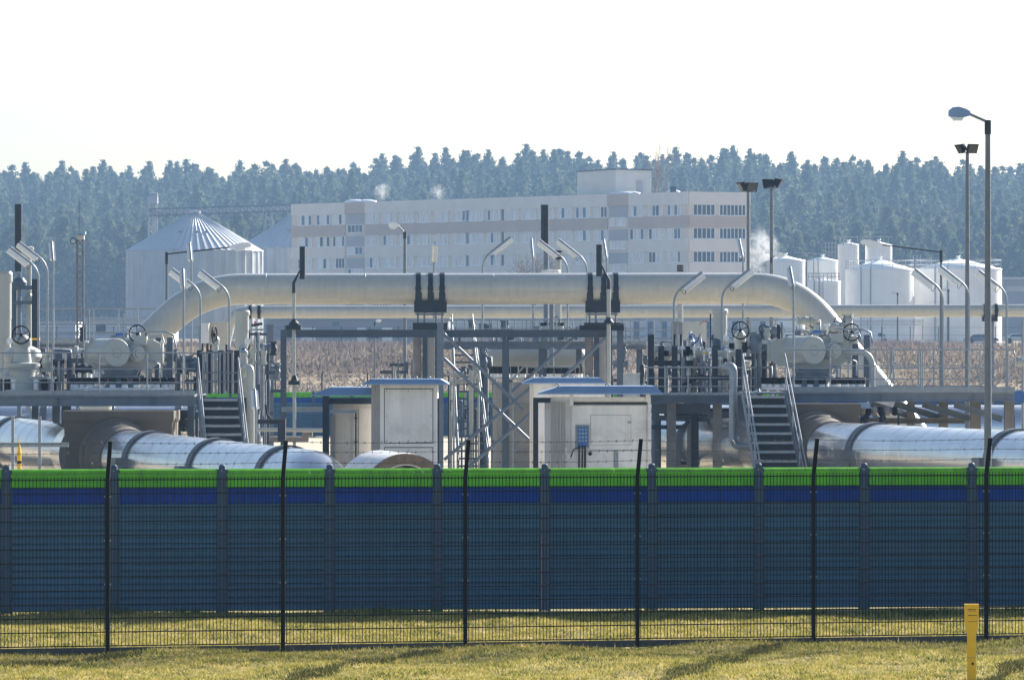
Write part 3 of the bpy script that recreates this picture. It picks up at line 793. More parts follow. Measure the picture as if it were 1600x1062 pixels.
mm = MB(); mm.tube([Vector((X(872, 190), 190, 0)), P(872, 404, 190)], 0.12, 12); mm.build('pipe', M['creamgrey'], t)
def slat_cap(t, px, y0, y1, Z, wpx):
    mm = MB(); hh = (y1 - y0) * Z / F; w_ = wpx * Z / F / 2
    for k in range(3):
        a = k * hh / 3; mm.lathe(P(px, y1, Z), (0, 0, 1), [(a, w_ * 0.95), (a + 0.02, w_), (a + hh / 3 * 0.7, w_)], 16)
    mm.build('cap', M['black'], t)
    mm = MB()
    mm.lathe(P(px, y1, Z), (0, 0, 1), [(0, w_ * 0.8), (hh * 0.95, w_ * 0.8)], 16); mm.build('ring', M['cabinet'], t)
slat_cap(t, 872.5, 390, 405, 190, 12)
t = thing('vent_stack', (X(1063, 188), 188, 0), 'short vent with a slatted black cap above the thick pipe right of the middle', 'vent stack')
mm = MB(); mm.tube([Vector((X(1063, 188), 188, 0)), P(1063, 426, 188)], 0.1, 12); mm.build('pipe', M['creamgrey'], t)
slat_cap(t, 1063, 413, 424, 188, 11)

# ------------------------------------------------------------------ platforms, railings, stairs
def railing(mm, x0, x1, ytop, ydeck, Z, posts, r=0.022, mids=(0.38, 0.70)):
    mm.tube([P(x0, ytop, Z), P(x1, ytop, Z)], r, 8)
    for f in mids:
        y = ytop + (ydeck - ytop) * f; mm.tube([P(x0, y, Z), P(x1, y, Z)], r * 0.75, 6)
    for p in posts: mm.tube([P(p, ydeck, Z), P(p, ytop, Z)], r, 8)
    return mm
def platform(label, x0, x1, ytoe, ytoe2, ybeam, Z, depth, posts, yrail, cols, rail_name='railing', back=True, beam_mat='galv_dull'):
    t = thing('platform', (X((x0 + x1) / 2, Z), Z, 0), label, 'platform')
    zt = H(ytoe2, Z)
    mm = MB()
    a = P(x0, ytoe2, Z); b = P(x1, ytoe2, Z)
    mm.box(((a.x + b.x) / 2, Z + depth / 2, zt - 0.01), (b.x - a.x - 0.05, depth - 0.05, 0.045)); mm.build('deck', M['galv_dull'], t)
    mm = MB(); mm.pb(x0, x1, ytoe, ytoe2, Z - 0.012, 0.012); mm.build('toeboard', M['galv'], t)
    if back: mm = MB(); mm.box(((a.x + b.x) / 2, Z + depth, zt + (ytoe2 - ytoe) * Z / F / 2), (b.x - a.x, 0.012, (ytoe2 - ytoe) * Z / F)); mm.build('toeboard', M['galv'], t)
    for yy in ((Z + 0.12, Z + depth - 0.15)):
        mm = MB(); h_ = (ybeam - ytoe2) * Z / F - 0.05
        zc = zt - 0.04 - h_ / 2
        mm.ibeam(Vector((a.x, yy, zc)), Vector((b.x, yy, zc)), 0.2, h_, 0.022)
        if yy < Z + 1:
            for k in posts[::2]: mm.box((X(k, Z) + 0.15, yy - 0.06, zc), (0.016, 0.09, h_ - 0.06))
        mm.build('beam', M[beam_mat], t)
    mm = railing(MB(), x0, x1, yrail, ytoe2, Z - 0.03, posts)
    for p in posts: mm.pb(p - 4, p + 4, ytoe + 1, ytoe2 - 1, Z - 0.045, 0.03)
    mm.build('railing', M['galv'], t)
    if back:
        mm = MB()
        zr = H(yrail, Z); n = max(3, int((b.x - a.x) / 1.4))
        for f in (1, 0.55, 0.28):
            mm.tube([Vector((a.x, Z + depth, zt + (zr - zt) * f)), Vector((b.x, Z + depth, zt + (zr - zt) * f))], 0.02, 6)
        for k in range(n + 1):
            xx = a.x + (b.x - a.x) * (k + 0.35) / (n + 0.7); mm.tube([Vector((xx, Z + depth, zt)), Vector((xx, Z + depth, zr))], 0.02, 6)
        mm.build('railing', M['galv'], t)
    for (p, wpx, mt, dz) in cols:
        mm = MB(); wd = wpx * Z / F
        mm.ibeam(Vector((X(p, Z), Z + dz, 0)), Vector((X(p, Z), Z + dz, zt - 0.2)), wd, wd, 0.025); mm.build('column', M[mt], t)
    return t
ZP = 143
tl = platform('long steel walkway platform with railing above the left valve block', -40, 305, 610, 617, 635, ZP, 5.5,
         [-30, 5, 81, 155, 230, 286], 551, [(-20, 12, 'steel', 0.4), (62, 12, 'steel', 5.2), (297, 10, 'steel', 0.4), (297, 10, 'steel', 5.0), (88, 14, 'steel', 3.2)])
tr = platform('long steel walkway platform with railing at the right end of the yard', 1232, 1586, 604, 612, 628, ZP, 5.5,
         [1240, 1297, 1369, 1442, 1513, 1575], 546, [(1443, 12, 'brownsteel', 4.6), (1490, 14, 'brownsteel', 3.4), (1532, 16, 'brownsteel', 1.6), (1580, 15, 'brownsteel', 0.6)])
mm = MB()
for (p, dz) in ((1375, 4.6), (1412, 3.4), (1450, 1.9), (1495, 0.8)):
    z = H(632, ZP) ; mm = MB(); mm.ibeam(Vector((X(p, ZP), ZP + dz, z)), Vector((X(p + 75, ZP), ZP + dz, z - 0.42)), 0.16, 0.18, 0.02); mm.build('strut', M['galv_dull'], tr)
mm = MB(); mm.ibeam(P(1340, 657, ZP + 3), P(1508, 657, ZP + 3), 0.2, 0.16, 0.02); mm.build('lower_beam', M['brownsteel'], tr)
mm = MB()
# gate and end hoops of the right platform railing
for p in (1392, 1435):
    for q in (p, p + 4): mm.tube([P(q, 612, ZP + 2.0), P(q, 548, ZP + 2.0)], 0.022, 8)
mm.tube([P(1394, 548, ZP), P(1394, 580, ZP), P(1390, 590, ZP)], 0.022, 8)
mm.tube([P(1575, 546, ZP), P(1584, 548, ZP), P(1586, 556, ZP), P(1585, 575, ZP), P(1580, 580, ZP)], 0.022, 8)
mm.build('railing_gate', M['galv'], tr)
platform('middle steel walkway with a crowd of dark posts beside the right stair', 1012, 1180, 613, 616, 630, 146, 4.5,
         [1012, 1040, 1075, 1110, 1150], 574, [(1050, 14, 'brownsteel', 0.5), (1088, 12, 'dark', 1.2), (1122, 14, 'brownsteel', 0.6), (1160, 14, 'steel', 0.4)], beam_mat='steel')
# rear walkway
platform('rear upper walkway with pale railing behind the left platform', -60, 262, 528, 535, 543, 190, 2.5, [-50, -10, 25, 60, 84, 139, 146, 185, 215, 243, 258], 482, [(60, 9, 'steel', 1), (140, 9, 'steel', 1), (230, 9, 'steel', 1), (0, 9, 'steel', 1)])
platform('rear upper walkway with grating railing behind the crossed braces', 692, 1010, 533, 537, 546, 186, 3.0, list(range(700, 1010, 13)), 499, [(755, 12, 'dark', 1), (850, 10, 'steel', 1), (905, 9, 'steel', 1), (1000, 9, 'steel', 1)])
platform('rear walkway with railing behind the right valves', 1015, 1300, 533, 540, 548, 192, 2.5, list(range(1022, 1300, 38)), 499, [(1040, 9, 'steel', 1), (1160, 9, 'steel', 1), (1280, 9, 'steel', 1)])

def stair(label, xt0, xt1, xb0, xb1, yt, Zt, Zb, ntread, rail_h=1.05, mt='galv', land=None, riser=True):
    """stair descending towards the camera from depth Zt to Zb; the photo columns give its left and right edges at top and bottom"""
    t = thing('steel_stair', (X((xb0 + xb1) / 2, Zb), Zb, 0), label, 'stair', 'steel stairs')
    zt = H(yt, Zt); A0 = Vector((X(xt0, Zt), Zt, zt)); A1 = Vector((X(xt1, Zt), Zt, zt))
    B0 = Vector((X(xb0, Zb), Zb, 0.0)); B1 = Vector((X(xb1, Zb), Zb, 0.0))
    for a, b in ((A0, B0), (A1, B1)):
        mm = MB(); mm.beam(a, b, 0.03, 0.22); mm.build('stringer', M['galv_dull'], t)
        mm = MB(); up = Vector((0, 0, rail_h))
        mm.tube([a + up, b + up], 0.024, 8); mm.tube([a + up * 0.55, b + up * 0.55], 0.018, 8)
        for f in (0.04, 0.35, 0.66, 0.96):
            q = a.lerp(b, f); mm.tube([q, q + up], 0.02, 8)
        mm.build('handrail', M['galv'], t)
    for k in range(ntread):
        f = (k + 0.5) / ntread
        a = A0.lerp(B0, f); b = A1.lerp(B1, f); c = (a + b) / 2
        mm = MB(); mm.box(c + Vector((0, 0.0, 0)), ((b - a).length - 0.04, 0.24, 0.032)); mm.box(c + Vector((0, -0.125, -0.02)), ((b - a).length - 0.04, 0.008, 0.06)); mm.build('tread', M[mt], t)
        if riser: mm = MB(); mm.box(c + Vector((0, 0.118, -zt / ntread / 2)), ((b - a).length - 0.05, 0.008, zt / ntread - 0.04)); mm.build('riser', M['dark'], t)  # dark plates added to stand in for shadowed gaps between open treads
    if land:
        mm = MB(); mm.box(((A0.x + A1.x) / 2, (Zt + 0.13 + land) / 2, zt - 0.03), (A1.x - A0.x, land - Zt - 0.13, 0.05)); mm.build('landing', M['galv_dull'], t)
    return t
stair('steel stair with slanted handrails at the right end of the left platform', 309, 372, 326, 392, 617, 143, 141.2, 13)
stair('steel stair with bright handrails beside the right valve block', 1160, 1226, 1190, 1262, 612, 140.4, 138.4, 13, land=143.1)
stair('dark steel stair behind the crossed braces', 706, 738, 716, 764, 537, 183, 178.0, 18, mt='steel', riser=False)

# ------------------------------------------------------------------ actuators on the big valves
def handwheel(mm, c, axis, rad, hub=0.05):
    mm.torus(c, axis, rad, rad * 0.085, 28, 8)
    ax = Vector(axis).normalized(); u = ax.orthogonal().normalized(); v = ax.cross(u)
    for k in range(5):
        a = 2 * math.pi * k / 5 + 0.3; d = u * math.cos(a) + v * math.sin(a)
        mm.tube([Vector(c) - ax * 0.03, Vector(c) + d * rad], rad * 0.05, 6)
    mm.lathe(c, axis, [(-0.06, hub), (0.05, hub)], 10)
    return mm
def actuator(label, px, py, Z, xa, xb, wheel):
    c = P(px, py, Z); t = thing('valve_actuator', (c.x, c.y, H(612, Z)), label, 'actuator', 'large cylinder actuators on the platforms')
    ax = Vector((0.45, -0.89, 0)).normalized()
    r = 22.5 * Z / F
    mm = MB(); mm.lathe(c, ax, [(-1.35, r), (-0.06, r), (-0.02, r * 0.97)], 40, True); mm.build('cylinder', M['creamgrey'], t)
    mm = MB(); mm.lathe(c, ax, [(-0.02, r * 0.97), (0.0, r * 0.94)], 40)
    ep = mm.build('end_cap', M['creamgrey'], t)
    mm = MB(); mm.torus(c + ax * 0.002, ax, r * 0.33, 0.008, 24, 6); mm.build('ring_mark', M['cabgrey'], ep)
    b = c - ax * 0.75
    mm = MB()
    prof = []
    hw = (xb - xa) / 2 * Z / F; zc = c.z - 0.02
    xc = X((xa + xb) / 2, Z)
    # faceted main housing, eight sided
    o8 = [(-1, -0.55), (-0.75, -0.95), (0.75, -0.95), (1, -0.55), (1, 0.62), (0.8, 0.85), (-0.8, 0.85), (-1, 0.62)]
    vs = []
    for dy in (0.95, 1.8):
        for (a_, b_) in o8: vs.append((xc + a_ * hw, Z + dy, zc + b_ * 0.46))
    n = 8
    fs = [tuple(range(n)), tuple(reversed(range(n, 2 * n)))] + [(k, n + k, n + (k + 1) % n, (k + 1) % n) for k in range(n)]
    mm.add(vs, fs)
    for s in (-1, 1): mm.lathe((xc + s * hw * 1.0, Z + 1.35, zc), (s, 0, 0), [(-0.02, 0.36), (0.06, 0.36), (0.08, 0.30)], 24)
    mm.build('housing', M['creamgrey'], t)
    c2 = P(px + 34, py + 1, Z + 0.45)
    mm = MB(); mm.lathe(c2, ax, [(-1.0, 0.24), (-0.12, 0.24), (-0.12, 0.20), (0, 0.19), (0.0, 0.13), (0.06, 0.12)], 28); mm.build('gearbox', M['creamgrey'], t)
    mm = MB(); mm.pb(px + 26, px + 46, py - 26, py - 12, Z + 0.7, 0.5); mm.build('control_box', M['creamgrey'], t)
    zb = H(611, Z); yc = Z + 1.25
    pcx = X(px + 3, Z)
    mm = MB(); mm.lathe((pcx, yc, zb + 0.02), (0, 0, 1), [(0, 0.95), (0.1, 0.95), (0.1, 0.5), (0.35, 0.42), (0.36, 0.62), (0.42, 0.62), (0.42, 0.5), (0.62, 0.55)], 32); mm.build('pedestal', M['galv_dull'], t)
    # flange with standing studs
    mm = MB(); mm.lathe((pcx, yc, zb + 0.03), (0, 0, 1), [(0, 1.5), (0.07, 1.5)], 40); mm.build('flange', M['cabinet'], t)
    for k in range(26):
        a = 2 * math.pi * k / 26
        q = Vector((pcx + 1.40 * math.cos(a), yc + 1.40 * math.sin(a), zb + 0.10))
        mm = MB(); mm.lathe(q, (0, 0, 1), [(0.10, 0.105), (0.27, 0.105), (0.28, 0.09)], 10); sdd = mm.build('stud', M['black'], t)
        mm = MB(); mm.lathe(q, (0, 0, 1), [(0, 0.085), (0.10, 0.085)], 10); mm.build('sleeve', M['lampwhite'], sdd)
    if wheel:
        mm = MB(); wc = P(wheel[0], wheel[1], Z + 0.9); handwheel(mm, wc, (0.1, -1, 0.05), 13.2 * Z / F); mm.build('handwheel', M['black'], t)
        mm = MB(); mm.tube([wc, wc + Vector((0, 0.4, 0)), Vector((wc.x, wc.y + 0.4, zc + 0.3))], 0.06, 8); mm.lathe((wc.x, wc.y + 0.4, zc + 0.2), (0, 0, 1), [(0, 0.22), (0.22, 0.2), (0.26, 0.1)], 12); mm.build('wheel_gear', M['creamgrey'], t)
    # thin instrument tubes along the top
    for pl, rr_ in (([(30, -33), (75, -33), (88, -28), (92, -8)], 0.028), ([(-10, -26), (20, -30)], 0.03), ([(-50, -20), (-50, -44)], 0.035), ([(50, -24), (70, -28), (74, -14)], 0.022), ([(-30, 22), (-24, 34), (30, 36), (36, 24)], 0.025), ([(48, 10), (66, 18), (66, 40)], 0.025)):
        mm = MB(); mm.tube([P(px + a_, py + b_, Z + 0.85) for a_, b_ in pl], rr_, 8); mm.build('tubing', M['galv'], t)
    mm = MB(); mm.pb(px - 6, px + 16, py - 32, py - 24, Z + 1.0, 0.4); mm.build('valve_block', M['creamgrey'], t)
    mm = MB(); mm.lathe(P(px + 20, py - 38, Z + 1.1), (0, 0, 1), [(-0.25, 0.03), (0, 0.03), (0.0, 0.09), (0.06, 0.09)], 10); mm.build('indicator', M['lampwhite'], t)
    mm = MB(); mm.pb(px - 40, px + 40, py + 23, py + 27, Z + 0.9, 0.9); mm.build('base_beam', M['cabgrey'], t)
    for a_ in (60, 78):
        mm = MB(); mm.pb(px + a_, px + a_ + 9, py - 24, py + 60, Z + 1.5, 0.16); mm.build('support', M['steel'], t)
    mm = MB(); mm.tube([P(px - 2, py - 28, Z + 0.35), P(px + 10, py - 29, Z + 0.35)], 0.05, 8); mm.build('positioner', M['bluepaint'], t)
    mm = MB(); mm.pb(px - 58, px - 53, py - 40, py - 18, Z + 0.6, 0.2); mm.build('switch_box', M['dark'], t)
    return t
actuator('cream cylinder actuator with round end cap above the left valve block', 183, 551, 145, 131, 247, (215, 521))
actuator('cream cylinder actuator with round end cap above the right valve block', 1272, 547, 145, 1207, 1330, (1331, 519))
# pipes at the right actuator
t = thing('outlet_pipe', (X(1350, 146), 146, 0), 'bent cream outlet pipe beside the right actuator', 'pipe')
mm = MB(); mm.tube([P(1316, 551, 146)] + bez(P(1340, 550, 146), P(1361, 549, 146), P(1363, 572, 146), 8) + [P(1363, 610, 146)], 0.085, 14); mm.build('pipe', M['creamgrey'], t)
mm = MB(); mm.pb(1310, 1332, 527, 556, 146.2, 0.5); mm.lathe(P(1321, 527, 146.4), (0, 0, 1), [(0, 0.13), (0.12, 0.11), (0.2, 0.1)], 12); mm.build('gearbox', M['creamgrey'], t)

# ------------------------------------------------------------------ smaller valves
def hand_valve(label, px, py, Z, rad, base_y, axis=(0.05, -1, 0), wheel='black', body=0.22, group='handwheel valves'):
    c = P(px, py, Z); zb = H(base_y, Z)
    t = thing('hand_valve', (c.x, c.y + 0.35, zb), label, 'valve', group)
    hgt = c.z - zb
    mm = MB(); mm.lathe((c.x, c.y + 0.35, zb), (0, 0, 1), [(0, body * 1.5), (0.06, body * 1.5), (0.06, body), (hgt * 0.35, body * 1.1), (hgt * 0.45, body * 1.5), (hgt * 0.5, body * 1.5), (hgt * 0.52, body * 0.8), (hgt * 0.8, body * 0.6), (hgt * 0.82, body * 0.8), (hgt * 0.92, body * 0.8), (hgt, body * 0.3)], 20)
    mm.build('body', M['creamgrey'], t)
    mm = MB(); mm.tube([c, (c.x, c.y + 0.35, c.z)], 0.03, 8); mm.build('stem', M['galv_dull'], t)
    mm = MB(); handwheel(mm, c, axis, rad); mm.build('handwheel', M[wheel], t)
    return t
hand_valve('black handwheel on a cream bonnet at the far left platform', 33, 523, 146, 0.25, 612, body=0.34)
hand_valve('black handwheel beside the tall cream cylinder near the right stair', 1157, 516, 149, 0.25, 612)
hand_valve('small blue handwheel below the tall cream cylinder near the left stair', 380, 545, 150, 0.11, 600, wheel='bluepaint', body=0.16)
hand_valve('small blue handwheel right of the dark posts near the right stair', 1131, 545, 148, 0.10, 612, wheel='bluepaint', body=0.12)
hand_valve('blue handwheel high on the pipes left of the right tall cylinder', 1080, 526, 149, 0.13, 612, axis=(0.9, -0.45, 0), wheel='bluepaint', body=0.15)
hand_valve('black handwheel seen edge on left of the tall cream cylinder near the left stair', 335, 523, 151, 0.25, 600, axis=(1, -0.25, 0), body=0.16)
# flange rings far left
t = thing('valve_flange', (X(30, 146), 146.5, H(612, 146)), 'wide flange with pale studs below the far left handwheel', 'flange')
zb = H(612, 146)
mm = MB(); mm.lathe((X(30, 146), 147, zb + 0.7), (0, 0, 1), [(0, 0.35), (0.2, 0.5), (0.3, 0.56), (0.5, 0.5), (0.62, 0.25)], 28); mm.build('dome', M['creamgrey'], t)
mm = MB(); mm.lathe((X(30, 146), 147, zb + 0.36), (0, 0, 1), [(0, 0.98), (0.08, 0.98), (0.08, 0.6), (0.36, 0.42)], 28); mm.build('plate', M['creamgrey'], t)
for k in range(18):
    a = 2 * math.pi * k / 18
    mm = MB(); mm.lathe((X(30, 146) + 0.9 * math.cos(a), 147 + 0.9 * math.sin(a), zb + 0.0), (0, 0, 1), [(0, 0.08), (0.25, 0.08), (0.25, 0.10), (0.36, 0.10)], 8); mm.build('stud', M['lampwhite'] if k % 2 else M['black'], t)

def tall_cyl(label, px, wpx, y0, y1, Z, cap=True):
    c = P(px, y1, Z); hh = (y1 - y0) * Z / F; r = wpx * Z / F / 2
    t = thing('gas_over_oil_tank', (c.x, c.y, c.z), label, 'pressure cylinder', 'upright cream pressure cylinders')
    mm = MB(); mm.lathe(c, (0, 0, 1), [(0, r * 0.8), (hh * 0.1, r * 0.95), (hh * 0.45, r * 0.95), (hh * 0.45, r), (hh * 0.88, r)], 24); mm.build('body', M['creamgrey'], t)
    mm = MB(); mm.lathe(c, (0, 0, 1), [(hh * 0.88, r * 1.15), (hh * 0.97, r * 1.15), (hh, r * 1.0)], 24); mm.build('lid', M['creamgrey'], t)
    mm = MB(); mm.lathe(c + Vector((r * 0.75, -r * 0.75, hh * 0.2)), (0.5, -1, 0), [(0, 0.09), (0.06, 0.09)], 14); mm.build('gauge', M['lampwhite'], t)
    mm = MB(); mm.tube([Vector((c.x, c.y, H(612, 143))), c], r * 0.6, 14); mm.build('neck', M['creamgrey'], t)
    return t
tall_cyl('upright cream cylinder with lid left of the vent pipe and behind the left stair', 378, 22, 485, 545, 151)
tall_cyl('upright cream cylinder with lid left of the right black handwheel', 1125, 22, 483, 540, 149)
tall_cyl('upright cream cylinder cut by the left edge of the picture', 6, 24, 424, 560, 155)
def box_thing(name, label, cat, x0, x1, y0, y1, Z, d, mt, legs_to=612, group=None):
    t = thing(name, (X((x0 + x1) / 2, Z), Z + d / 2, H(legs_to, Z)), label, cat, group)
    mm = MB(); mm.pb(x0, x1, y0, y1, Z, d); bd = mm.build('body', M[mt], t)
    mm = MB(); mm.pb(x0 - 0.7, x1 + 0.7, y0 - 1, y0, Z - 0.03, d + 0.06); mm.build('lid', M[mt], t)
    mm = MB(); mm.pb(x0 + 2, x1 - 2, y0 + 3, y1 - 3, Z - 0.012, 0.012); mm.build('door', M[mt], bd)
    mm = MB()
    for p in (x0 + 2, x1 - 2):
        mm.tube([P(p, legs_to, Z + d / 2), P(p, y1, Z + d / 2)], 0.035, 8)
    mm.build('leg', M['dark'], t)
    return t
box_thing('junction_box', 'pale cream equipment box behind the left black edge on handwheel', 'equipment box', 314, 326, 506, 536, 153, 0.6, 'cabinet')
box_thing('equipment_box', 'broad cream equipment box behind the dark bundle of posts at the left stair', 'equipment box', 328, 356, 504, 538, 153.5, 0.7, 'cabbeige')
box_thing('equipment_box', 'grey equipment box on the post left of the right cream cylinder', 'equipment box', 1052, 1066, 504, 522, 147.8, 0.3, 'cabgrey')
# cream hopper plate
t = thing('hopper', (X(1085, 156), 156, 0), 'cream triangular hopper behind the crowd of dark posts', 'hopper')
mm = MB(); v_ = [P(1066, 503, 156), P(1104, 502, 156), P(1104, 536, 156), P(1082, 520, 156), P(1068, 536, 156)]
mm.add(v_ + [p + Vector((0, 0.6, 0)) for p in v_], [(4, 3, 2, 1, 0), (5, 6, 7, 8, 9)] + [(k, (k + 1) % 5, 5 + (k + 1) % 5, 5 + k) for k in range(5)]); mm.build('body', M['cream'], t)
mm = MB(); mm.tube([P(1070, 640, 156.3), P(1070, 530, 156.3)], 0.05, 8); mm.tube([P(1100, 640, 156.3), P(1100, 530, 156.3)], 0.05, 8); mm.build('leg', M['dark'], t)

# dark upright steel posts (pipe guide posts)
posts = [(1017, 9.5, 523, 146.5, 'tall dark post at the left end of the crowd of posts'), (1033, 9, 541, 147, 'dark post second from the left in the crowd of posts'),
         (1054, 9, 541, 146.3, 'dark post third from the left in the crowd of posts'), (1117, 9, 546, 146.6, 'dark post below the right tall cream cylinder'),
         (1154, 9, 546, 146.4, 'dark post at the foot of the right black handwheel')]
proto = None
for (p, wpx, yt, Z, lb) in posts:
    t = thing('guide_post', (X(p, Z), Z, H(615, 146)), lb, 'steel post', 'dark upright posts on the middle walkway')
    mm = MB(); wd = wpx * Z / F; mm.box((X(p, Z), Z, (H(615, 146) + H(yt, Z)) / 2), (wd, wd, H(yt, Z) - H(615, 146))); mm.build('post', M['dark'], t)
    mm = MB(); mm.box((X(p, Z), Z, H(yt, Z) + 0.008), (wd * 1.06, wd * 1.06, 0.016)); mm.build('cap', M['steel'], t)
t = thing('pipe_manifold', (X(1090, 147.5), 147.5, H(615, 146)), 'tangle of thin pipes, small valves and beams among the dark posts', 'manifold')
mm = MB()
mm.ibeam(P(1022, 567, 147.6), P(1085, 567, 147.6), 0.12, 0.15, 0.02); mm.ibeam(P(1072, 590, 147), P(1142, 590, 147), 0.12, 0.13, 0.02); mm.ibeam(P(1066, 602, 147.2), P(1100, 586, 147.2), 0.1, 0.1, 0.02)
mm.build('beam', M['dark'], t)
for (px, y0, y1, r_, mt) in ((1067, 545, 612, 0.055, 'galv'), (1096, 555, 612, 0.05, 'galv_dull'), (1102, 548, 616, 0.03, 'galv'), (1108, 560, 612, 0.04, 'galv_dull'), (1086, 560, 612, 0.05, 'brownsteel'), (1140, 550, 600, 0.07, 'creamgrey'), (1050, 500, 545, 0.022, 'galv'), (1058, 505, 545, 0.022, 'galv'), (1110, 490, 550, 0.022, 'dark'), (1121, 590, 612, 0.03, 'galv')):
    mm = MB(); mm.tube([P(px, y1, 147.4), P(px, y0, 147.4)], r_, 10); mm.build('riser', M[mt], t)
for (px, py, r_, L_) in ((1026, 545, 0.10, 0.5), (1045, 548, 0.14, 0.4), (1075, 548, 0.12, 0.9), (1090, 550, 0.14, 0.6), (1105, 553, 0.10, 0.6), (1135, 552, 0.12, 0.6), (1085, 570, 0.09, 0.5), (1128, 575, 0.1, 0.5), (1110, 600, 0.08, 0.6), (1030, 552, 0.09, 0.7)):
    mm = MB(); mm.lathe(P(px, py, 147.8), (1, 0.15, 0), [(-L_ / 2, r_), (-L_ / 2 + 0.05, r_), (-L_ / 2 + 0.05, r_ * 0.65), (-0.1, r_ * 0.65), (-0.06, r_ * 1.2), (0.06, r_ * 1.2), (0.1, r_ * 0.65), (L_ / 2 - 0.05, r_ * 0.65), (L_ / 2 - 0.05, r_), (L_ / 2, r_)], 14); mm.build('valve', M['creamgrey'], t)
rs_ = random.Random(21)
for k in range(16):
    px = rs_.uniform(1020, 1150); y0 = rs_.uniform(530, 585); mm = MB(); q = rs_.uniform(148.2, 149.5)
    mm.tube([P(px, 616, q), P(px, y0, q)], rs_.choice((0.02, 0.03, 0.045, 0.06)), 8)
    if k % 3 == 0: mm.tube([P(px, y0, q), P(px + rs_.uniform(8, 25), y0, q), P(px + 26, y0 + 12, q)], 0.03, 8)
    mm.build('riser', M[rs_.choice(('galv_dull', 'steel', 'dark', 'creamgrey'))], t)
for k in range(12):
    px = rs_.uniform(1022, 1150); py = rs_.uniform(535, 605); q = rs_.uniform(148, 149.3); r_ = rs_.uniform(0.07, 0.17); mm = MB()
    mm.lathe(P(px, py, q), (rs_.choice((0, 1)), 0.1, 1 if k % 2 else 0.1), [(-r_ * 1.5, r_), (-r_ * 1.1, r_), (-r_ * 1.1, r_ * 0.6), (0, r_ * 0.9), (r_ * 1.1, r_ * 0.6), (r_ * 1.1, r_), (r_ * 1.5, r_)], 14)
    mm.build('valve', M[rs_.choice(('creamgrey', 'galv_dull', 'steel', 'dark'))], t)
for (px, py) in ((1066, 543), (1085, 545), (1100, 550), (1108, 546), (1125, 560), (1137, 547)):
    mm = MB(); mm.lathe(P(px, py, 147.1), (0.2, -1, 0.1), [(0, 0.06), (0.06, 0.06)], 12)
    mm.tube([P(px, py, 147.15), P(px, py + 14, 147.15)], 0.018, 6); mm.build('gauge', M['lampwhite'], t)
mm = MB()
for (px, py) in ((1075, 545), (1078, 550), (1072, 552), (1041, 552), (1143, 540)):
    mm = MB(); mm.box(P(px, py, 147.3), (0.14, 0.14, 0.16)); mm.build('fitting', M['black'], t)
mm = MB(); mm.tube([P(1080, 540, 147.5), P(1090, 532, 147.5), P(1094, 522, 147.5), P(1096, 540, 147.5)], 0.03, 8); mm.build('hose', M['bluepaint'], t)
mm = MB(); mm.box(P(1101, 551, 147.0), (0.1, 0.03, 0.06)); mm.build('tag', M['yellow'], t)
mm = MB(); mm.box(P(1103, 502, 148), (0.09, 0.03, 0.03)); mm.tube([P(1100, 502, 148), P(1094, 505, 148), P(1094, 509, 148)], 0.012, 6); mm.build('tag', M['redpaint'], t)
# bent pipe by the right stair
t = thing('drain_pipe', (X(1143, 143.6), 143.6, 0), 'pale grey pipe bending down and right in front of the right stair', 'pipe')
mm = MB(); Zb = 143.4
mm.tube([P(1134, 574, Zb + 0.8)] + bez(P(1138, 573, Zb + 0.2), P(1146, 570, Zb), P(1146, 584, Zb), 6) + [P(1145.5, 640, Zb), P(1145.5, 675, Zb)] + bez(P(1145.5, 684, Zb), P(1146, 697, Zb), P(1160, 697, Zb), 6) + [P(1182, 697, Zb)], 0.115, 18)
mm.build('pipe', M['galv'], t)
mm = MB(); mm.pb(1179, 1184, 690, 728, Zb - 0.05, 0.1); mm.build('leg', M['dark'], t)
t = thing('drain_pipe', (X(393, 144), 144, 0), 'pale cream pipe with rounded top right of the left stair', 'pipe')
mm = MB(); mm.tube([P(384, 583, 144.8)] + bez(P(386, 578, 144.3), P(391, 570, 144), P(391.5, 584, 144), 6) + [P(391.5, 640, 144), Vector((X(391.5, 144), 144, 0))], 0.11, 16); mm.build('pipe', M['creamgrey'], t)
t = thing('pipe_manifold', (X(1375, 141.5), 141.5, 0), 'short dark valve run under the right platform above the silver pipe', 'manifold')
mm = MB(); mm.tube([P(1330, 642, 142.2), P(1410, 642, 142.2)], 0.05, 10); mm.build('pipe', M['galv_dull'], t)
for k, p in enumerate((1348, 1357, 1366, 1376, 1386, 1398)):
    mm = MB(); mm.lathe(P(p, 642, 142.2), (1, 0, 0), [(-0.07, 0.1), (-0.03, 0.13), (0.03, 0.13), (0.07, 0.1)], 14); mm.build('valve', M['black' if k % 2 else 'brownsteel'], t)
for p in (1353, 1379):
    mm = MB(); mm.lathe(P(p, 654, 142.2), (0, 0, 1), [(-0.1, 0.09), (0, 0.12), (0.12, 0.06), (0.2, 0.06)], 12); mm.build('trap', M['dark'], t)
mm = MB(); mm.pb(1341, 1360, 629, 638, 142, 0.3); mm.build('box', M['canopy'], t)
for p in (1346, 1404):
    mm = MB(); mm.tube([Vector((X(p, 142.5), 142.5, 0)), P(p, 642, 142.5)], 0.03, 8); mm.build('leg', M['dark'], t)
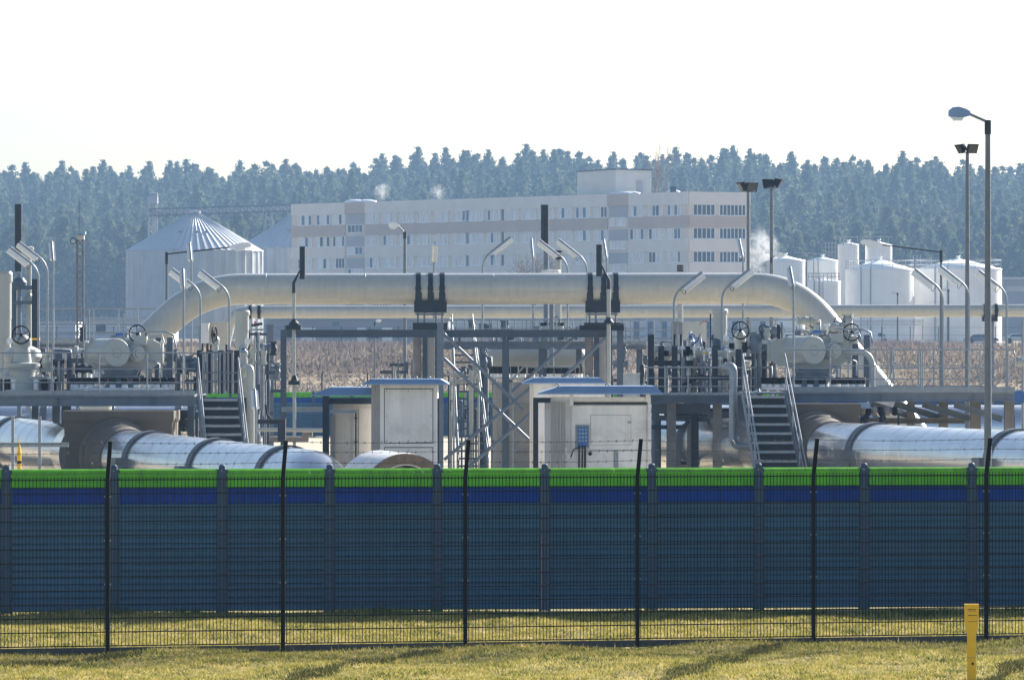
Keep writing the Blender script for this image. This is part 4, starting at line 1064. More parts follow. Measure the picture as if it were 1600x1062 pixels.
# dark cross beams under the middle walkway
t = thing('support_frame', (X(1070, 147), 147, 0), 'dark beams and bent pipe below the middle walkway', 'steel frame')
mm = MB(); mm.ibeam(P(1018, 638, 147), P(1110, 638, 147), 0.2, 0.30, 0.02); mm.ibeam(P(1018, 652, 147.4), P(1110, 655, 147.4), 0.14, 0.16, 0.02); mm.ibeam(P(1105, 648, 146.6), P(1160, 648, 146.6), 0.16, 0.2, 0.02); mm.build('beam', M['steel'], t)
mm = MB(); mm.tube([P(1018, 667, 146.5), P(1060, 667, 146.5)] + bez(P(1064, 667, 146.5), P(1072, 666, 146.5), P(1076, 656, 146.5), 6), 0.06, 10); mm.tube([P(1031, 735, 147), P(1031, 655, 147)], 0.035, 8); mm.build('pipe', M['dark'], t)
for p in (1046, 1078): 
    mm = MB(); mm.tube([Vector((X(p, 147.2), 147.2, 0)), P(p, 655, 147.2)], 0.09, 12); mm.build('leg', M['brownsteel'], t)

# below-deck clutter
t = thing('pipe_manifold', (X(1095, 150), 150, 0), 'dark columns, elbows and conduits crowded below the middle walkway', 'manifold')
rs_ = random.Random(5)
for k in range(12):
    px = rs_.uniform(1022, 1185); q = rs_.uniform(148, 151); mm = MB()
    mm.tube([Vector((X(px, q), q, 0)), P(px, rs_.uniform(625, 660), q)], rs_.choice((0.03, 0.05, 0.09, 0.12)), 10); mm.build('riser', M[rs_.choice(('dark', 'steel', 'brownsteel', 'galv_dull'))], t)
for k in range(7):
    px = rs_.uniform(1020, 1120); py = rs_.uniform(640, 725); q = rs_.uniform(148, 150.5); mm = MB()
    mm.tube([P(px, py, q), P(px + rs_.uniform(20, 70), py, q), P(px + 72, py + 10, q)], rs_.choice((0.03, 0.05, 0.08)), 8); mm.build('conduit', M[rs_.choice(('dark', 'galv_dull', 'steel'))], t)
mm = MB(); mm.tube([P(1062, 735, 149.5)] + bez(P(1062, 700, 149.5), P(1064, 668, 149.5), P(1092, 664, 149.5), 8) + [P(1122, 664, 149.5)], 0.22, 18); mm.build('elbow', M['clamp'], t)
t = thing('pipe_manifold', (X(290, 144), 144.5, 0), 'dark valve and conduits hanging between the left valve block and its stair', 'manifold')
mm = MB(); mm.lathe(P(288, 660, 144.5), (0, 0, 1), [(-0.25, 0.13), (-0.1, 0.2), (0.1, 0.26), (0.12, 0.16), (0.35, 0.16)], 16); mm.build('valve', M['dark'], t)
mm = MB(); handwheel(mm, P(288, 671, 144), (0, -1, 0), 0.14); mm.build('handwheel', M['black'], t)
for k, px in enumerate((276, 281, 296, 302, 308)):
    mm = MB(); mm.tube([Vector((X(px, 145), 145, 0)), P(px, 640 + 3 * k, 145)], 0.035 + 0.012 * (k % 3), 8); mm.build('conduit', M[('galv_dull', 'steel', 'dark')[k % 3]], t)
mm = MB(); mm.ibeam(P(272, 650, 144.8), P(310, 650, 144.8), 0.15, 0.2, 0.02); mm.build('beam', M['steel'], t)
# bundle of posts behind the left stair
t = thing('post_bundle', (X(340, 146), 146, H(612, 146)), 'row of dark uprights with pale conduits at the top of the left stair', 'steel frame')
for p in (312, 328, 345, 360, 370):
    mm = MB(); mm.pb(p - 4.5, p + 4.5, 547, 615, 147, 0.16); mm.build('post', M['dark'], t)
for p in (319, 323.5, 331, 337, 343.5, 350, 356.5, 363):
    mm = MB(); mm.tube([P(p, 615, 146.85), P(p, 550, 146.85)], 0.033, 8); mm.build('conduit', M['galv'], t)
mm = MB(); mm.tube([P(308, 582, 146.7), P(372, 582, 146.7)], 0.02, 6); mm.tube([P(308, 596, 146.7), P(372, 596, 146.7)], 0.02, 6); mm.tube([P(312, 551, 146.8), P(365, 550, 146.8)], 0.025, 6); mm.build('cross_rail', M['galv_dull'], t)
t = thing('valve_bundle', (X(390, 150), 150, 0), 'grey valves and thin pipes between the left stair and the pale steel frame', 'manifold')
mm = MB()
for (a, b, c_, d_) in ((408, 560, 408, 640), (411, 540, 411, 650), (398, 525, 398, 640), (404, 520, 404, 600), (392, 515, 412, 515)): mm.tube([P(a, b, 151), P(c_, d_, 151)], 0.03, 8)
mm.build('pipe', M['galv'], t)
mm = MB()
for (px, py, r_) in ((383, 570, 0.2), (384, 590, 0.16), (395, 556, 0.12), (412, 558, 0.1), (384, 610, 0.18)): mm.lathe(P(px, py, 151), (0, 0, 1), [(-0.2, r_), (-0.14, r_), (-0.14, r_ * 0.7), (0.12, r_ * 0.8), (0.12, r_), (0.2, r_)], 14)
mm.build('valve', M['creamgrey'], t)
mm = MB()
for (px, py) in ((396, 508), (402, 507), (407, 506)): mm.box(P(px, py, 150.6), (0.12, 0.1, 0.08))
mm.tube([P(380, 640, 151.4), P(380, 560, 151.4)], 0.18, 12); mm.build('fitting', M['dark'], t)
mm = MB(); mm.lathe(P(399, 504, 150.4), (0, -1, 0), [(0, 0.04), (0.03, 0.04)], 8); mm.build('knob', M['redpaint'], t)
# bundle on the left: valve and pipe between platform posts
t = thing('pipe_manifold', (X(105, 149), 149, H(615, 143)), 'cream pipe run with boxes left of the left actuator', 'manifold')
mm = MB(); mm.tube([P(84, 553, 149), P(140, 553, 149)], 0.16, 14); mm.lathe(P(122, 553, 149), (1, 0, 0), [(-0.1, 0.16), (-0.1, 0.24), (0.0, 0.24), (0.0, 0.16)], 16, False); mm.build('pipe', M['creamgrey'], t)
mm = MB(); mm.pb(88, 103, 546, 562, 148.6, 0.4); mm.build('box', M['cabinet'], t); mm = MB(); mm.pb(119, 142, 583, 592, 149, 0.4); mm.build('box', M['cabinet'], t)
mm = MB()
for p in (65, 91): mm.pb(p - 6, p + 6, 545, 612, 148.2, 0.2)
mm.build('post', M['steel'], t)
mm = MB(); mm.pb(97, 147, 576, 582, 149.6, 0.3); mm.build('perforated_bar', M['galv'], t)

# cream vessels in the middle
t = thing('pressure_vessel', (X(850, 186), 186, 0), 'long cream vessel lying behind the crossed braces', 'vessel')
mm = MB(); c = P(832, 566, 190); rr = 26 * 190 / F
mm.rev(c, (1, 0.0, 0), [(-1.85, 0.0), (-1.8, rr * 0.35), (-1.65, rr * 0.7), (-1.4, rr * 0.92), (-1.1, rr), (1.6, rr), (1.85, rr * 0.9), (2.05, rr * 0.6), (2.12, 0)], 40); mm.build('shell', M['creamgrey'], t)
for p in (795, 880):
    mm = MB(); mm.box((X(p, 190), 190, c.z / 2 - 0.3), (0.25, 1.0, c.z - 0.5)); mm.build('leg', M['steel'], t)
mm = MB(); mm.pb(905, 826, 572, 574, 188.8, 0.1); mm.build('band', M['galv_dull'], t)
t = thing('pipeline_valve', (X(838, 176), 176, 0), 'big dull beige valve body behind the crossed braces and the right white cabinets', 'valve', 'pipeline valves under the platforms')
mm = MB(); rr = 68 * 176 / F; zt_ = H(597, 176)
mm.lathe((X(838, 176), 176, -0.1), (0, 0, 1), [(0, rr), (zt_ - 0.2, rr), (zt_ + 0.1, rr * 0.97)], 48); mm.build('valve_body', M['valvepale'], t)
mm = MB(); mm.torus((X(812, 176), 176 - rr - 0.01, H(668, 176)), (0.25, 1, 0), 0.8, 0.03, 36, 6); mm.build('seam_ring', M['valvepale'], t)
mm = MB(); mm.lathe((X(838, 176), 176, zt_ + 0.1), (0, 0, 1), [(0, rr * 1.04), (0.08, rr * 1.04)], 48); mm.build('flange', M['creamgrey'], t)
for k in range(30):
    a = 2 * math.pi * k / 30; q = Vector((X(838, 176) + rr * math.cos(a), 176 + rr * math.sin(a), zt_ + 0.18))
    mm = MB(); mm.lathe(q, (0, 0, 1), [(0.12, 0.13), (0.36, 0.13)], 8); sdd = mm.build('stud', M['black'], t)
    mm = MB(); mm.lathe(q, (0, 0, 1), [(0, 0.10), (0.12, 0.10)], 8); mm.build('sleeve', M['lampwhite'], sdd)
t = thing('ladder', (X(806, 170), 170, 0), 'perforated galvanised cable ladder bending over the upright cream vessel', 'cable ladder')
mm = MB()
for dy in (-0.12, 0.12):
    mm.tube([Vector((X(801, 170), 170 + dy, 0)), P(801, 592, 170 + dy), P(818, 573, 170 + dy), P(905, 573, 170 + dy)], 0.03, 6)
k = 0.2
while k < H(592, 170): mm.box((X(801, 170), 170, k), (0.05, 0.22, 0.03)); k += 0.2
for p in range(822, 905, 5): mm.box(P(p, 573, 170), (0.03, 0.22, 0.05))
mm.build('rails', M['galv'], t)
# rear middle actuator top
t = thing('valve_actuator', (X(860, 188), 188, H(537, 186)), 'small pale actuator top between the rear railing and the thin pipe', 'actuator')
mm = MB(); mm.lathe(P(862, 524, 188), (0, 0, 1), [(-0.3, 0.45), (0, 0.5), (0.35, 0.48), (0.42, 0.3)], 24); mm.build('body', M['creamgrey'], t)
mm = MB(); mm.pb(843, 882, 504, 508, 187.6, 0.6); mm.build('lid', M['black'], t)
# rear dome over the thick pipe (flat lid)
t = thing('filter_lid', (X(850, 178), 178, 0), 'flat pale lid just showing above the thick pipe beside the middle stack', 'lid')
mm = MB(); mm.lathe(P(862, 424, 178), (0, 0, 1), [(-0.1, 0.30), (0, 0.32), (0.05, 0.3), (0.06, 0.1)], 20); mm.build('plate', M['cabinet'], t)
mm = MB(); mm.tube([Vector((X(862, 178), 178, 0)), P(862, 424, 178)], 0.08, 14); mm.build('neck', M['galv_dull'], t)

def clutter(label, x0, x1, y0, y1, Z0, Z1, ybase, n, nv, seed, cols=('dark', 'steel', 'galv_dull', 'creamgrey')):
    t = thing('pipe_manifold', (X((x0 + x1) / 2, Z0), Z0, H(ybase, Z0) if ybase else 0), label, 'manifold', 'crowded small pipework')
    q_ = random.Random(seed)
    for k in range(n):
        p = q_.uniform(x0, x1); Z = q_.uniform(Z0, Z1); yt = q_.uniform(y0, y1); r_ = q_.choice((0.025, 0.035, 0.05, 0.08)); mm = MB()
        b = P(p, ybase, Z) if ybase else Vector((X(p, Z), Z, 0))
        tp = P(p, yt, Z)
        if k % 3 == 0:
            e = P(p + q_.uniform(-22, 22), yt, Z); mm.tube([b, tp - Vector((0, 0, r_)), tp, e, e - Vector((0, 0, 0.35))], r_, 8)
        else: mm.tube([b, tp], r_, 8)
        mm.build('pipe', M[q_.choice(cols)], t)
        if k % 4 == 1:
            mm = MB(); mm.ibeam(P(p - q_.uniform(6, 25), yt + 8, Z + 0.2), P(p + q_.uniform(6, 25), yt + 8, Z + 0.2), 0.1, 0.12, 0.015); mm.build('beam', M['steel'], t)
    for k in range(nv):
        p = q_.uniform(x0, x1); Z = q_.uniform(Z0, Z1); y = q_.uniform(y0, (y0 + y1) / 2 + 10); r_ = q_.uniform(0.08, 0.18); mm = MB()
        mm.lathe(P(p, y, Z), (1, 0.1, 0) if k % 2 else (0, 0, 1), [(-r_ * 1.6, r_), (-r_ * 1.2, r_), (-r_ * 1.2, r_ * 0.6), (0, r_ * 0.95), (r_ * 1.2, r_ * 0.6), (r_ * 1.2, r_), (r_ * 1.6, r_)], 14); mm.build('valve', M[q_.choice(cols)], t)
        if k % 3 == 0:
            mm = MB(); mm.torus(P(p, y - 6, Z - 0.1), (0.1, -1, 0.1), 0.12, 0.014, 16, 6); mm.build('handwheel', M['black'], t)
clutter('crowded dark pipework behind the crossed braces left of the big dull valve body', 700, 775, 552, 640, 178, 184, 0, 20, 8, 31)
clutter('pipes and valves standing between the left strapped support and the tall white cabinet', 610, 686, 560, 600, 172, 178, 0, 8, 0, 32, ('galv_dull', 'creamgrey', 'steel'))
clutter('pipes and valves on the rear walkway between the two strapped supports', 715, 905, 505, 528, 187, 188.5, 537, 16, 10, 33, ('galv_dull', 'creamgrey', 'steel'))
clutter('small pipes and valves around the foot of the left actuator', 238, 308, 548, 590, 147.5, 148.3, 615, 12, 8, 34)
clutter('small pipes and valves left of the left actuator', 40, 135, 548, 590, 147.2, 148.3, 615, 12, 8, 35)
clutter('small pipes and valves between the right black handwheel and the right actuator', 1160, 1212, 515, 580, 147, 148.3, 615, 16, 12, 36)
clutter('pipework between the left vent pipe and the pale steel frame', 380, 432, 520, 640, 158, 161, 0, 14, 8, 37)
clutter('pipes standing behind the right strapped support', 905, 1010, 545, 600, 172, 180, 0, 14, 6, 38)
clutter('low pipes and valves behind the left stair', 312, 384, 628, 690, 146, 150, 0, 14, 6, 39)
clutter('pipes rising behind the right actuator to the sloping pipe', 1225, 1330, 500, 540, 150, 152, 612, 12, 8, 40, ('galv_dull', 'creamgrey', 'galv'))
# ------------------------------------------------------------------ equipment cabinets
def canopy(mm, x0, x1, y0, y1, inset, Z, depth, thick=0.03):
    """low hipped sheet roof: eaves x0..x1 at y1, ridge plate inset at y0"""
    ze = H(y1, Z); zr = H(y0, Z + 0.13); a = X(x0, Z); b = X(x1, Z); ia, ib = inset[0] * Z / F, inset[1] * Z / F
    lo = [(a, Z, ze), (b, Z, ze), (b, Z + depth, ze), (a, Z + depth, ze)]
    hi = [(a + ia, Z + 0.13, zr), (b - ib, Z + 0.13, zr), (b - ib, Z + depth - 0.4, zr), (a + ia, Z + depth - 0.4, zr)]
    bot = [(v[0], v[1], v[2] - thick) for v in lo]
    mm.add(lo + hi + bot, [(0, 1, 5, 4), (1, 2, 6, 5), (2, 3, 7, 6), (3, 0, 4, 7), (4, 5, 6, 7), (8, 11, 10, 9), (0, 8, 9, 1), (1, 9, 10, 2), (2, 10, 11, 3), (3, 11, 8, 0)])
def cabinet(label, x0, x1, y0, Z, depth, can, inset, mt='cabinet', group='equipment cabinets with sheet metal canopies'):
    t = thing('equipment_cabinet', (X((x0 + x1) / 2, Z), Z + depth / 2, 0), label, 'cabinet', group)
    a, b = X(x0, Z), X(x1, Z); zt = H(y0, Z)
    mm = MB(); mm.box(((a + b) / 2, Z + depth / 2, zt / 2 + 0.05), (b - a, depth, zt - 0.1)); mm.build('body', M[mt], t)
    mm = MB(); canopy(mm, can[0], can[1], can[2], can[3], inset, Z - 0.5, depth + 1.0); cn = mm.build('canopy', M['canopy'], t)
    mm = MB()
    for p in (can[0] + 30, can[0] + 30 + (can[1] - can[0]) * 0.4, can[1] - 30):
        mm.torus(P(p, can[2] - 1.2, Z), (0, 1, 0), 0.04, 0.012, 12, 6)
    mm.build('lifting_eye', M['galv'], cn)
    return t
# left low cabinet
t = cabinet('beige cabinet with a low blue grey canopy left of the tall white cabinet', 520, 584, 630, 128, 2.2, (487, 600, 605, 616.5), (27, 2), 'cabbeige')
mm = MB(); mm.pb(504, 514, 618, 740, 127.6, 0.16); mm.pb(514, 584, 622, 631, 127.7, 0.14); mm.build('frame', M['dark'], t)
mm = MB(); mm.pb(560.5, 584, 637, 740, 127.975, 0.03); d1 = mm.build('door', M['cabbeige'], t)
mm = MB(); mm.pb(524, 556, 637, 740, 127.975, 0.03); mm.build('door', M['cabbeige'], t)
mm = MB(); mm.tube([P(556, 737, 127.9), P(556, 640, 127.9)], 0.02, 8)
for yy in (653, 690, 728): mm.pb(554, 558, yy - 1.5, yy + 1.5, 127.86, 0.1)
mm.build('hinge_rod', M['dark'], d1)
for i in range(2):
    for j in range(13):
        mm = MB(); mm.lathe(P(533 + i * 5, 656 + j * 6, 127.97), (0, -1, 0), [(0, 0.012), (0.01, 0.012)], 8); mm.build('rivet', M['cabgrey'], t)
mm = MB(); mm.pb(515, 556, 640, 645, 127.5, 0.1)
for k in range(515, 555, 4): mm.pb(k, k + 1.5, 641.5, 643.5, 127.49, 0.015)
mm.build('cable_tray', M['galv'], t)
mm = MB(); mm.pb(516, 524, 650, 740, 127.8, 0.2); mm.build('corner_post', M['cabgrey'], t)
# tall white cabinet
t = cabinet('tall white cabinet with a large framed panel in front of the left strapped support', 580, 683, 600, 125, 2.4, (566, 700, 592, 599), (14, 12))
mm = MB()
for (x0, x1, y0, y1) in ((594, 600, 601, 740), (677, 683, 601, 740), (600, 677, 601, 606.5), (600, 677, 692.5, 698)): mm.pb(x0, x1, y0, y1, 124.96, 0.05)
mm.build('frame', M['cabinet'], t)
mm = MB(); mm.pb(580, 587, 601, 740, 124.97, 0.04); mm.pb(588, 593, 601, 740, 124.975, 0.03); mm.build('corner_post', M['cabgrey'], t)
mm = MB(); mm.pb(600, 677, 606.5, 692.5, 124.99, 0.012); mm.pb(600, 677, 698, 740, 124.99, 0.012); mm.build('seal', M['seam'], t)
for (y0, y1) in ((608, 691), (699.5, 740)):
    mm = MB(); mm.pb(601.2, 675.8, y0, y1, 124.975, 0.02); pn = mm.build('panel', M['cabinet'], t)
    mm = MB()
    for px in (604, 638, 673):
        for py in (y0 + 3, (y0 + y1) / 2, y1 - 3):
            if px == 638 and py == (y0 + y1) / 2: continue
            mm.lathe(P(px, py, 124.975), (0, -1, 0), [(0, 0.012), (0.01, 0.012)], 8)
    mm.build('screw', M['dark'], pn)
mm = MB(); mm.pb(683.2, 686.5, 622, 740, 125.2, 0.1); mm.build('rail', M['dark'], t)
# right group, rear
t = cabinet('white cabinet with a short canopy half hidden behind the wider right cabinet', 828, 945, 598, 131, 2.2, (815, 946, 590, 597.5), (19, 8))
mm = MB(); mm.pb(829, 833, 600, 740, 130.96, 0.04); mm.build('corner_post', M['cabbeige'], t)
# right group, front
t = cabinet('wide white cabinet with pipes, a blue switch box and a large canopy', 851, 1012, 622, 123, 2.4, (841, 1036, 603, 614), (36, 12))
mm = MB(); mm.pb(833, 841, 621, 740, 122.7, 0.14); mm.pb(841, 860, 621, 629, 122.8, 0.1); mm.build('frame', M['dark'], t)
mm = MB(); mm.pb(861, 1012, 620, 626.5, 122.86, 0.12); mm.pb(890, 896, 614, 634, 122.8, 0.05); mm.pb(1009, 1016, 614, 628, 122.8, 0.05); mm.pb(1012.5, 1017, 620, 740, 122.9, 0.1); mm.build('beam', M['cabinet'], t)
mm = MB(); mm.pb(892, 1011, 628, 632, 122.985, 0.012); mm.build('gap', M['seam'], t)
mm = MB(); mm.pb(893, 1010, 633.5, 702, 122.95, 0.05); pn = mm.build('panel', M['cabinet'], t)
mm = MB(); mm.pb(922.6, 986.2, 648, 695, 122.944, 0.006); mm.build('seal', M['cabgrey'], pn)
mm = MB(); mm.pb(923.4, 985.5, 648.7, 694.4, 122.938, 0.008); hp = mm.build('hatch', M['cabinet'], pn)
mm = MB(); mm.pb(981, 986.5, 658, 661, 122.92, 0.02); mm.build('latch', M['cabgrey'], hp)
mm = MB(); mm.pb(893, 915, 703, 740, 122.96, 0.04); mm.pb(916, 959, 703.5, 740, 122.955, 0.045); mm.pb(966, 1010, 703.5, 740, 122.955, 0.045); mm.build('lower_panel', M['cabinet'], t)
mm = MB(); mm.pb(960, 965, 704, 740, 122.93, 0.05); mm.build('upright', M['galv'], t)
mm = MB(); mm.pb(899, 921, 663.5, 700, 122.935, 0.012); fr = mm.build('switch_frame', M['galv'], t)
mm = MB()
mm.pb(902.5, 918.5, 667, 697, 122.89, 0.04); sw = mm.build('switch_box', M['bluepaint'], fr)
for i in range(3):
    for j in range(4):
        mm = MB(); mm.pb(904 + i * 5, 907.5 + i * 5, 669 + j * 6, 672.5 + j * 6, 122.875, 0.014); mm.build('switch', M['canopy'], sw)
mm = MB()
for p in (905, 910, 914): mm.tube([P(p, 696, 122.85), P(p - 0.5, 740, 122.85)], 0.02, 8)
mm.tube([P(904, 699, 122.84), P(896, 702, 122.84), P(892, 714, 122.84)], 0.014, 8)
mm.build('cable', M['black'], fr)
for p, r_ in ((863, 0.032), (868, 0.026), (873, 0.03), (878, 0.024), (882, 0.022)):
    mm = MB(); mm.tube([P(p, 740, 122.7), P(p, 628, 122.7)], r_, 8); mm.build('conduit', M['cabgrey'], t)
mm = MB(); mm.lathe(P(922, 708.5, 122.95), (0, -1, 0), [(0, 0.045), (0.04, 0.04)], 12); mm.build('plug', M['black'], t)
mm = MB(); mm.pb(878, 886, 699, 707, 122.72, 0.12); mm.build('junction_box', M['cabinet'], t)
mm = MB(); mm.torus(P(884, 713, 122.7), (0, 1, 0), 0.07, 0.01, 16, 6); mm.build('cable_loop', M['lampwhite'], t)
# small stuff right of the cabinets
box_thing('equipment_box', 'small white box on legs between the right cabinet and the dark posts', 'equipment box', 975, 1000, 584, 620, 150, 0.8, 'cabinet', 735)

# left cable tray and stub pipes between the left stair and the beige cabinet
t = thing('pipe_rack', (X(440, 155), 155, 0), 'low pipe rack with a cream pipe and cable tray left of the beige cabinet', 'pipe rack')
mm = MB(); mm.tube([P(400, 671, 156), P(505, 672, 156)], 0.06, 12); mm.build('pipe', M['creamgrey'], t)
mm = MB(); mm.pb(402, 446, 655, 662, 155, 0.3); mm.pb(434, 446, 654, 690, 154.6, 0.4); mm.build('beam', M['dark'], t)
mm = MB(); mm.pb(420, 482, 682, 690, 156, 0.4); mm.pb(472, 488, 675, 682, 156, 0.3); mm.build('sleeper', M['brownsteel'], t)
mm = MB(); mm.tube([P(415, 632, 155), P(418, 648, 155), P(424, 655, 155)], 0.03, 8); mm.build('cable', M['black'], t)
t = thing('barrier_rail', (X(50, 128), 128, 0), 'low galvanised rail in front of the left silver pipe', 'rail')
mm = MB(); mm.pb(-40, 107, 691, 698, 128, 0.05); mm.build('rail', M['galv'], t)
mm = MB()
for p in (62, 20): mm.tube([Vector((X(p, 128.1), 128.1, 0)), P(p, 650, 128.1)], 0.04, 8)
mm.build('post', M['galv'], t)
t = thing('marker_post', (X(30, 112), 112, 0), 'small yellow gas marker with black band behind the wall at the left', 'marker post')
mm = MB(); mm.tube([Vector((X(30, 112), 112, 0)), P(30, 706, 112)], 0.045, 10); mm.lathe(P(30, 706, 112), (0, 0, 1), [(0, 0.045), (0.1, 0.03), (0.16, 0.015), (0.32, 0.012)], 10); mm.build('post', M['yellow'], t)
mm = MB(); mm.lathe(P(30, 724, 112), (0, 0, 1), [(0, 0.047), (0.06, 0.047)], 10, False); mm.build('band', M['black'], t)

# ------------------------------------------------------------------ lamps
tube_proto = {}
def tube_lamp(label, base, lamp_dir_deg, z_elbow, Rb=0.55, tilt=38, L=0.72):
    """galvanised pole with a bend carrying a fluorescent fitting. lamp_dir_deg: 0 = right, 90 = away, 180 = left, 270 = towards the camera"""
    bx, by, bz = base
    t = thing('tube_lamp', (bx, by, bz), label, 'lamp', 'fluorescent lamps on bent galvanised poles')
    a = R(lamp_dir_deg); d = Vector((math.cos(a), math.sin(a), 0)); up = Vector((0, 0, 1))
    e = Vector((bx, by, z_elbow))
    pts = [Vector((bx, by, bz)), e]
    sweep = R(90 - tilt)
    for i in range(1, 9):
        q = sweep * i / 8
        pts.append(e + d * (Rb * (1 - math.cos(q))) + up * (Rb * math.sin(q)))
    ld = (d * math.cos(R(tilt)) + up * math.sin(R(tilt))).normalized()
    tip = pts[-1] + ld * L * 1.02
    mm = MB(); mm.tube(pts + [tip], 0.034, 10)
    mm.lathe((bx, by, bz), (0, 0, 1), [(0, 0.09), (0.02, 0.09), (0.02, 0.045), (0.1, 0.045)], 10)
    mm.build('pole', M['galv'], t)
    side = d.cross(up).normalized(); nrm = side.cross(ld).normalized()
    if nrm.z > 0: nrm = -nrm
    c = pts[-1] + ld * (L * 0.53) + nrm * 0.115
    M3 = Matrix((side, ld, nrm)).transposed()
    mm = MB(); mm.box(c - nrm * 0.02, (0.20, L, 0.07), M3); mm.box(c - nrm * 0.065, (0.10, L * 0.96, 0.03), M3); hd = mm.build('housing', M['lampwhite'], t)
    mm = MB()
    # rounded lens
    vs = []; n = 7
    for s in (-0.48, 0.48):
        for k in range(n):
            q = math.pi * k / (n - 1); vs.append(c + ld * (L * s) + side * (0.092 * math.cos(q)) + nrm * (0.016 + 0.075 * math.sin(q)))
    fs = [(k, k + 1, n + k + 1, n + k) for k in range(n - 1)] + [tuple(reversed(range(n))), tuple(range(n, 2 * n))]
    mm.add(vs, fs); mm.build('lens', M['lens'], hd)
    mm = MB(); q0 = pts[-2]
    mm.tube([c - ld * (L * 0.5), c - ld * (L * 0.56) + nrm * 0.08, c - ld * (L * 0.64) + nrm * 0.08, q0 + nrm * 0.03], 0.009, 6); mm.build('cable', M['black'], t)
    return t
zd = H(615, ZP)
# (photo column of pole, row where the bend starts, depth, direction, label, base z)
lamps = [
 (60, 436, 150, 180, 'tube lamp tilted left, nearest the left picture edge', zd),
 (74, 428, 160, 180, 'tube lamp tilted left, just right of the leftmost one', 3.0),
 (83, 412, 172, 100, 'tube lamp seen end on beside the pair of lamps at the far left', 3.0),
 (299, 413, 176, 100, 'tube lamp seen end on above the left bend of the thick pipe', 0),
 (313, 470, 152, 180, 'tube lamp tilted left, left of two over the left bend of the thick pipe', zd),
 (287, 456, 146, 96, 'tube lamp seen end on left of the left pipe bend', zd),
 (358, 472, 150, 180, 'tube lamp tilted left, right of two over the left bend of the thick pipe', zd),
 (678, 414, 186, 275, 'tube lamp facing the camera above the left strapped support', 4.5),
 (754, 420, 184, 0, 'tube lamp tilted right above the middle of the thick pipe', 4.5),
 (833, 407, 188, 96, 'tube lamp seen end on left of the tall middle vent stack', 4.5),
 (887, 425, 184, 180, 'tube lamp tilted left at the foot of the tall middle vent stack', 4.5),
 (917, 424, 182, 180, 'tube lamp tilted left, just left of the right strapped support', 4.5),
 (948, 408, 188, 100, 'tube lamp seen end on right of the right offset vent head', 4.5),
 (1053, 475, 148, 0, 'tube lamp tilted right, left of the pair before the thick pipe at right', zd),
 (1128, 470, 148, 0, 'tube lamp tilted right, right of the pair before the thick pipe at right', zd),
 (1161, 407, 186, 102, 'tube lamp seen end on beside the left floodlight mast', 4.5),
 (1240, 453, 144, 100, 'tube lamp seen end on in front of the right bend of the thick pipe', zd),
 (1473, 470, 147, 180, 'tube lamp tilted left, left of three at the right end', zd),
 (1514, 466, 149, 180, 'tube lamp tilted left, middle of three at the right end', zd),
 (1573, 472, 145, 180, 'tube lamp tilted left, right of three at the right end', zd),
 (1190, 645, 140.5, 98, 'tube lamp seen end on low in front of the right stair', 0),
 (400, 645, 140.5, 98, 'tube lamp seen end on low beside the left stair', 0),
]
for (px, py, Z, dr, lb, bz) in lamps:
    side = dr in (0, 180)
    sc_ = Z / 150.0
    tube_lamp(lb, (X(px, Z), Z, bz), dr, H(py, Z), Rb=0.62 * sc_ if side else 0.30, tilt=38 if side else 52, L=0.72 * sc_ if side else 0.62 * sc_)

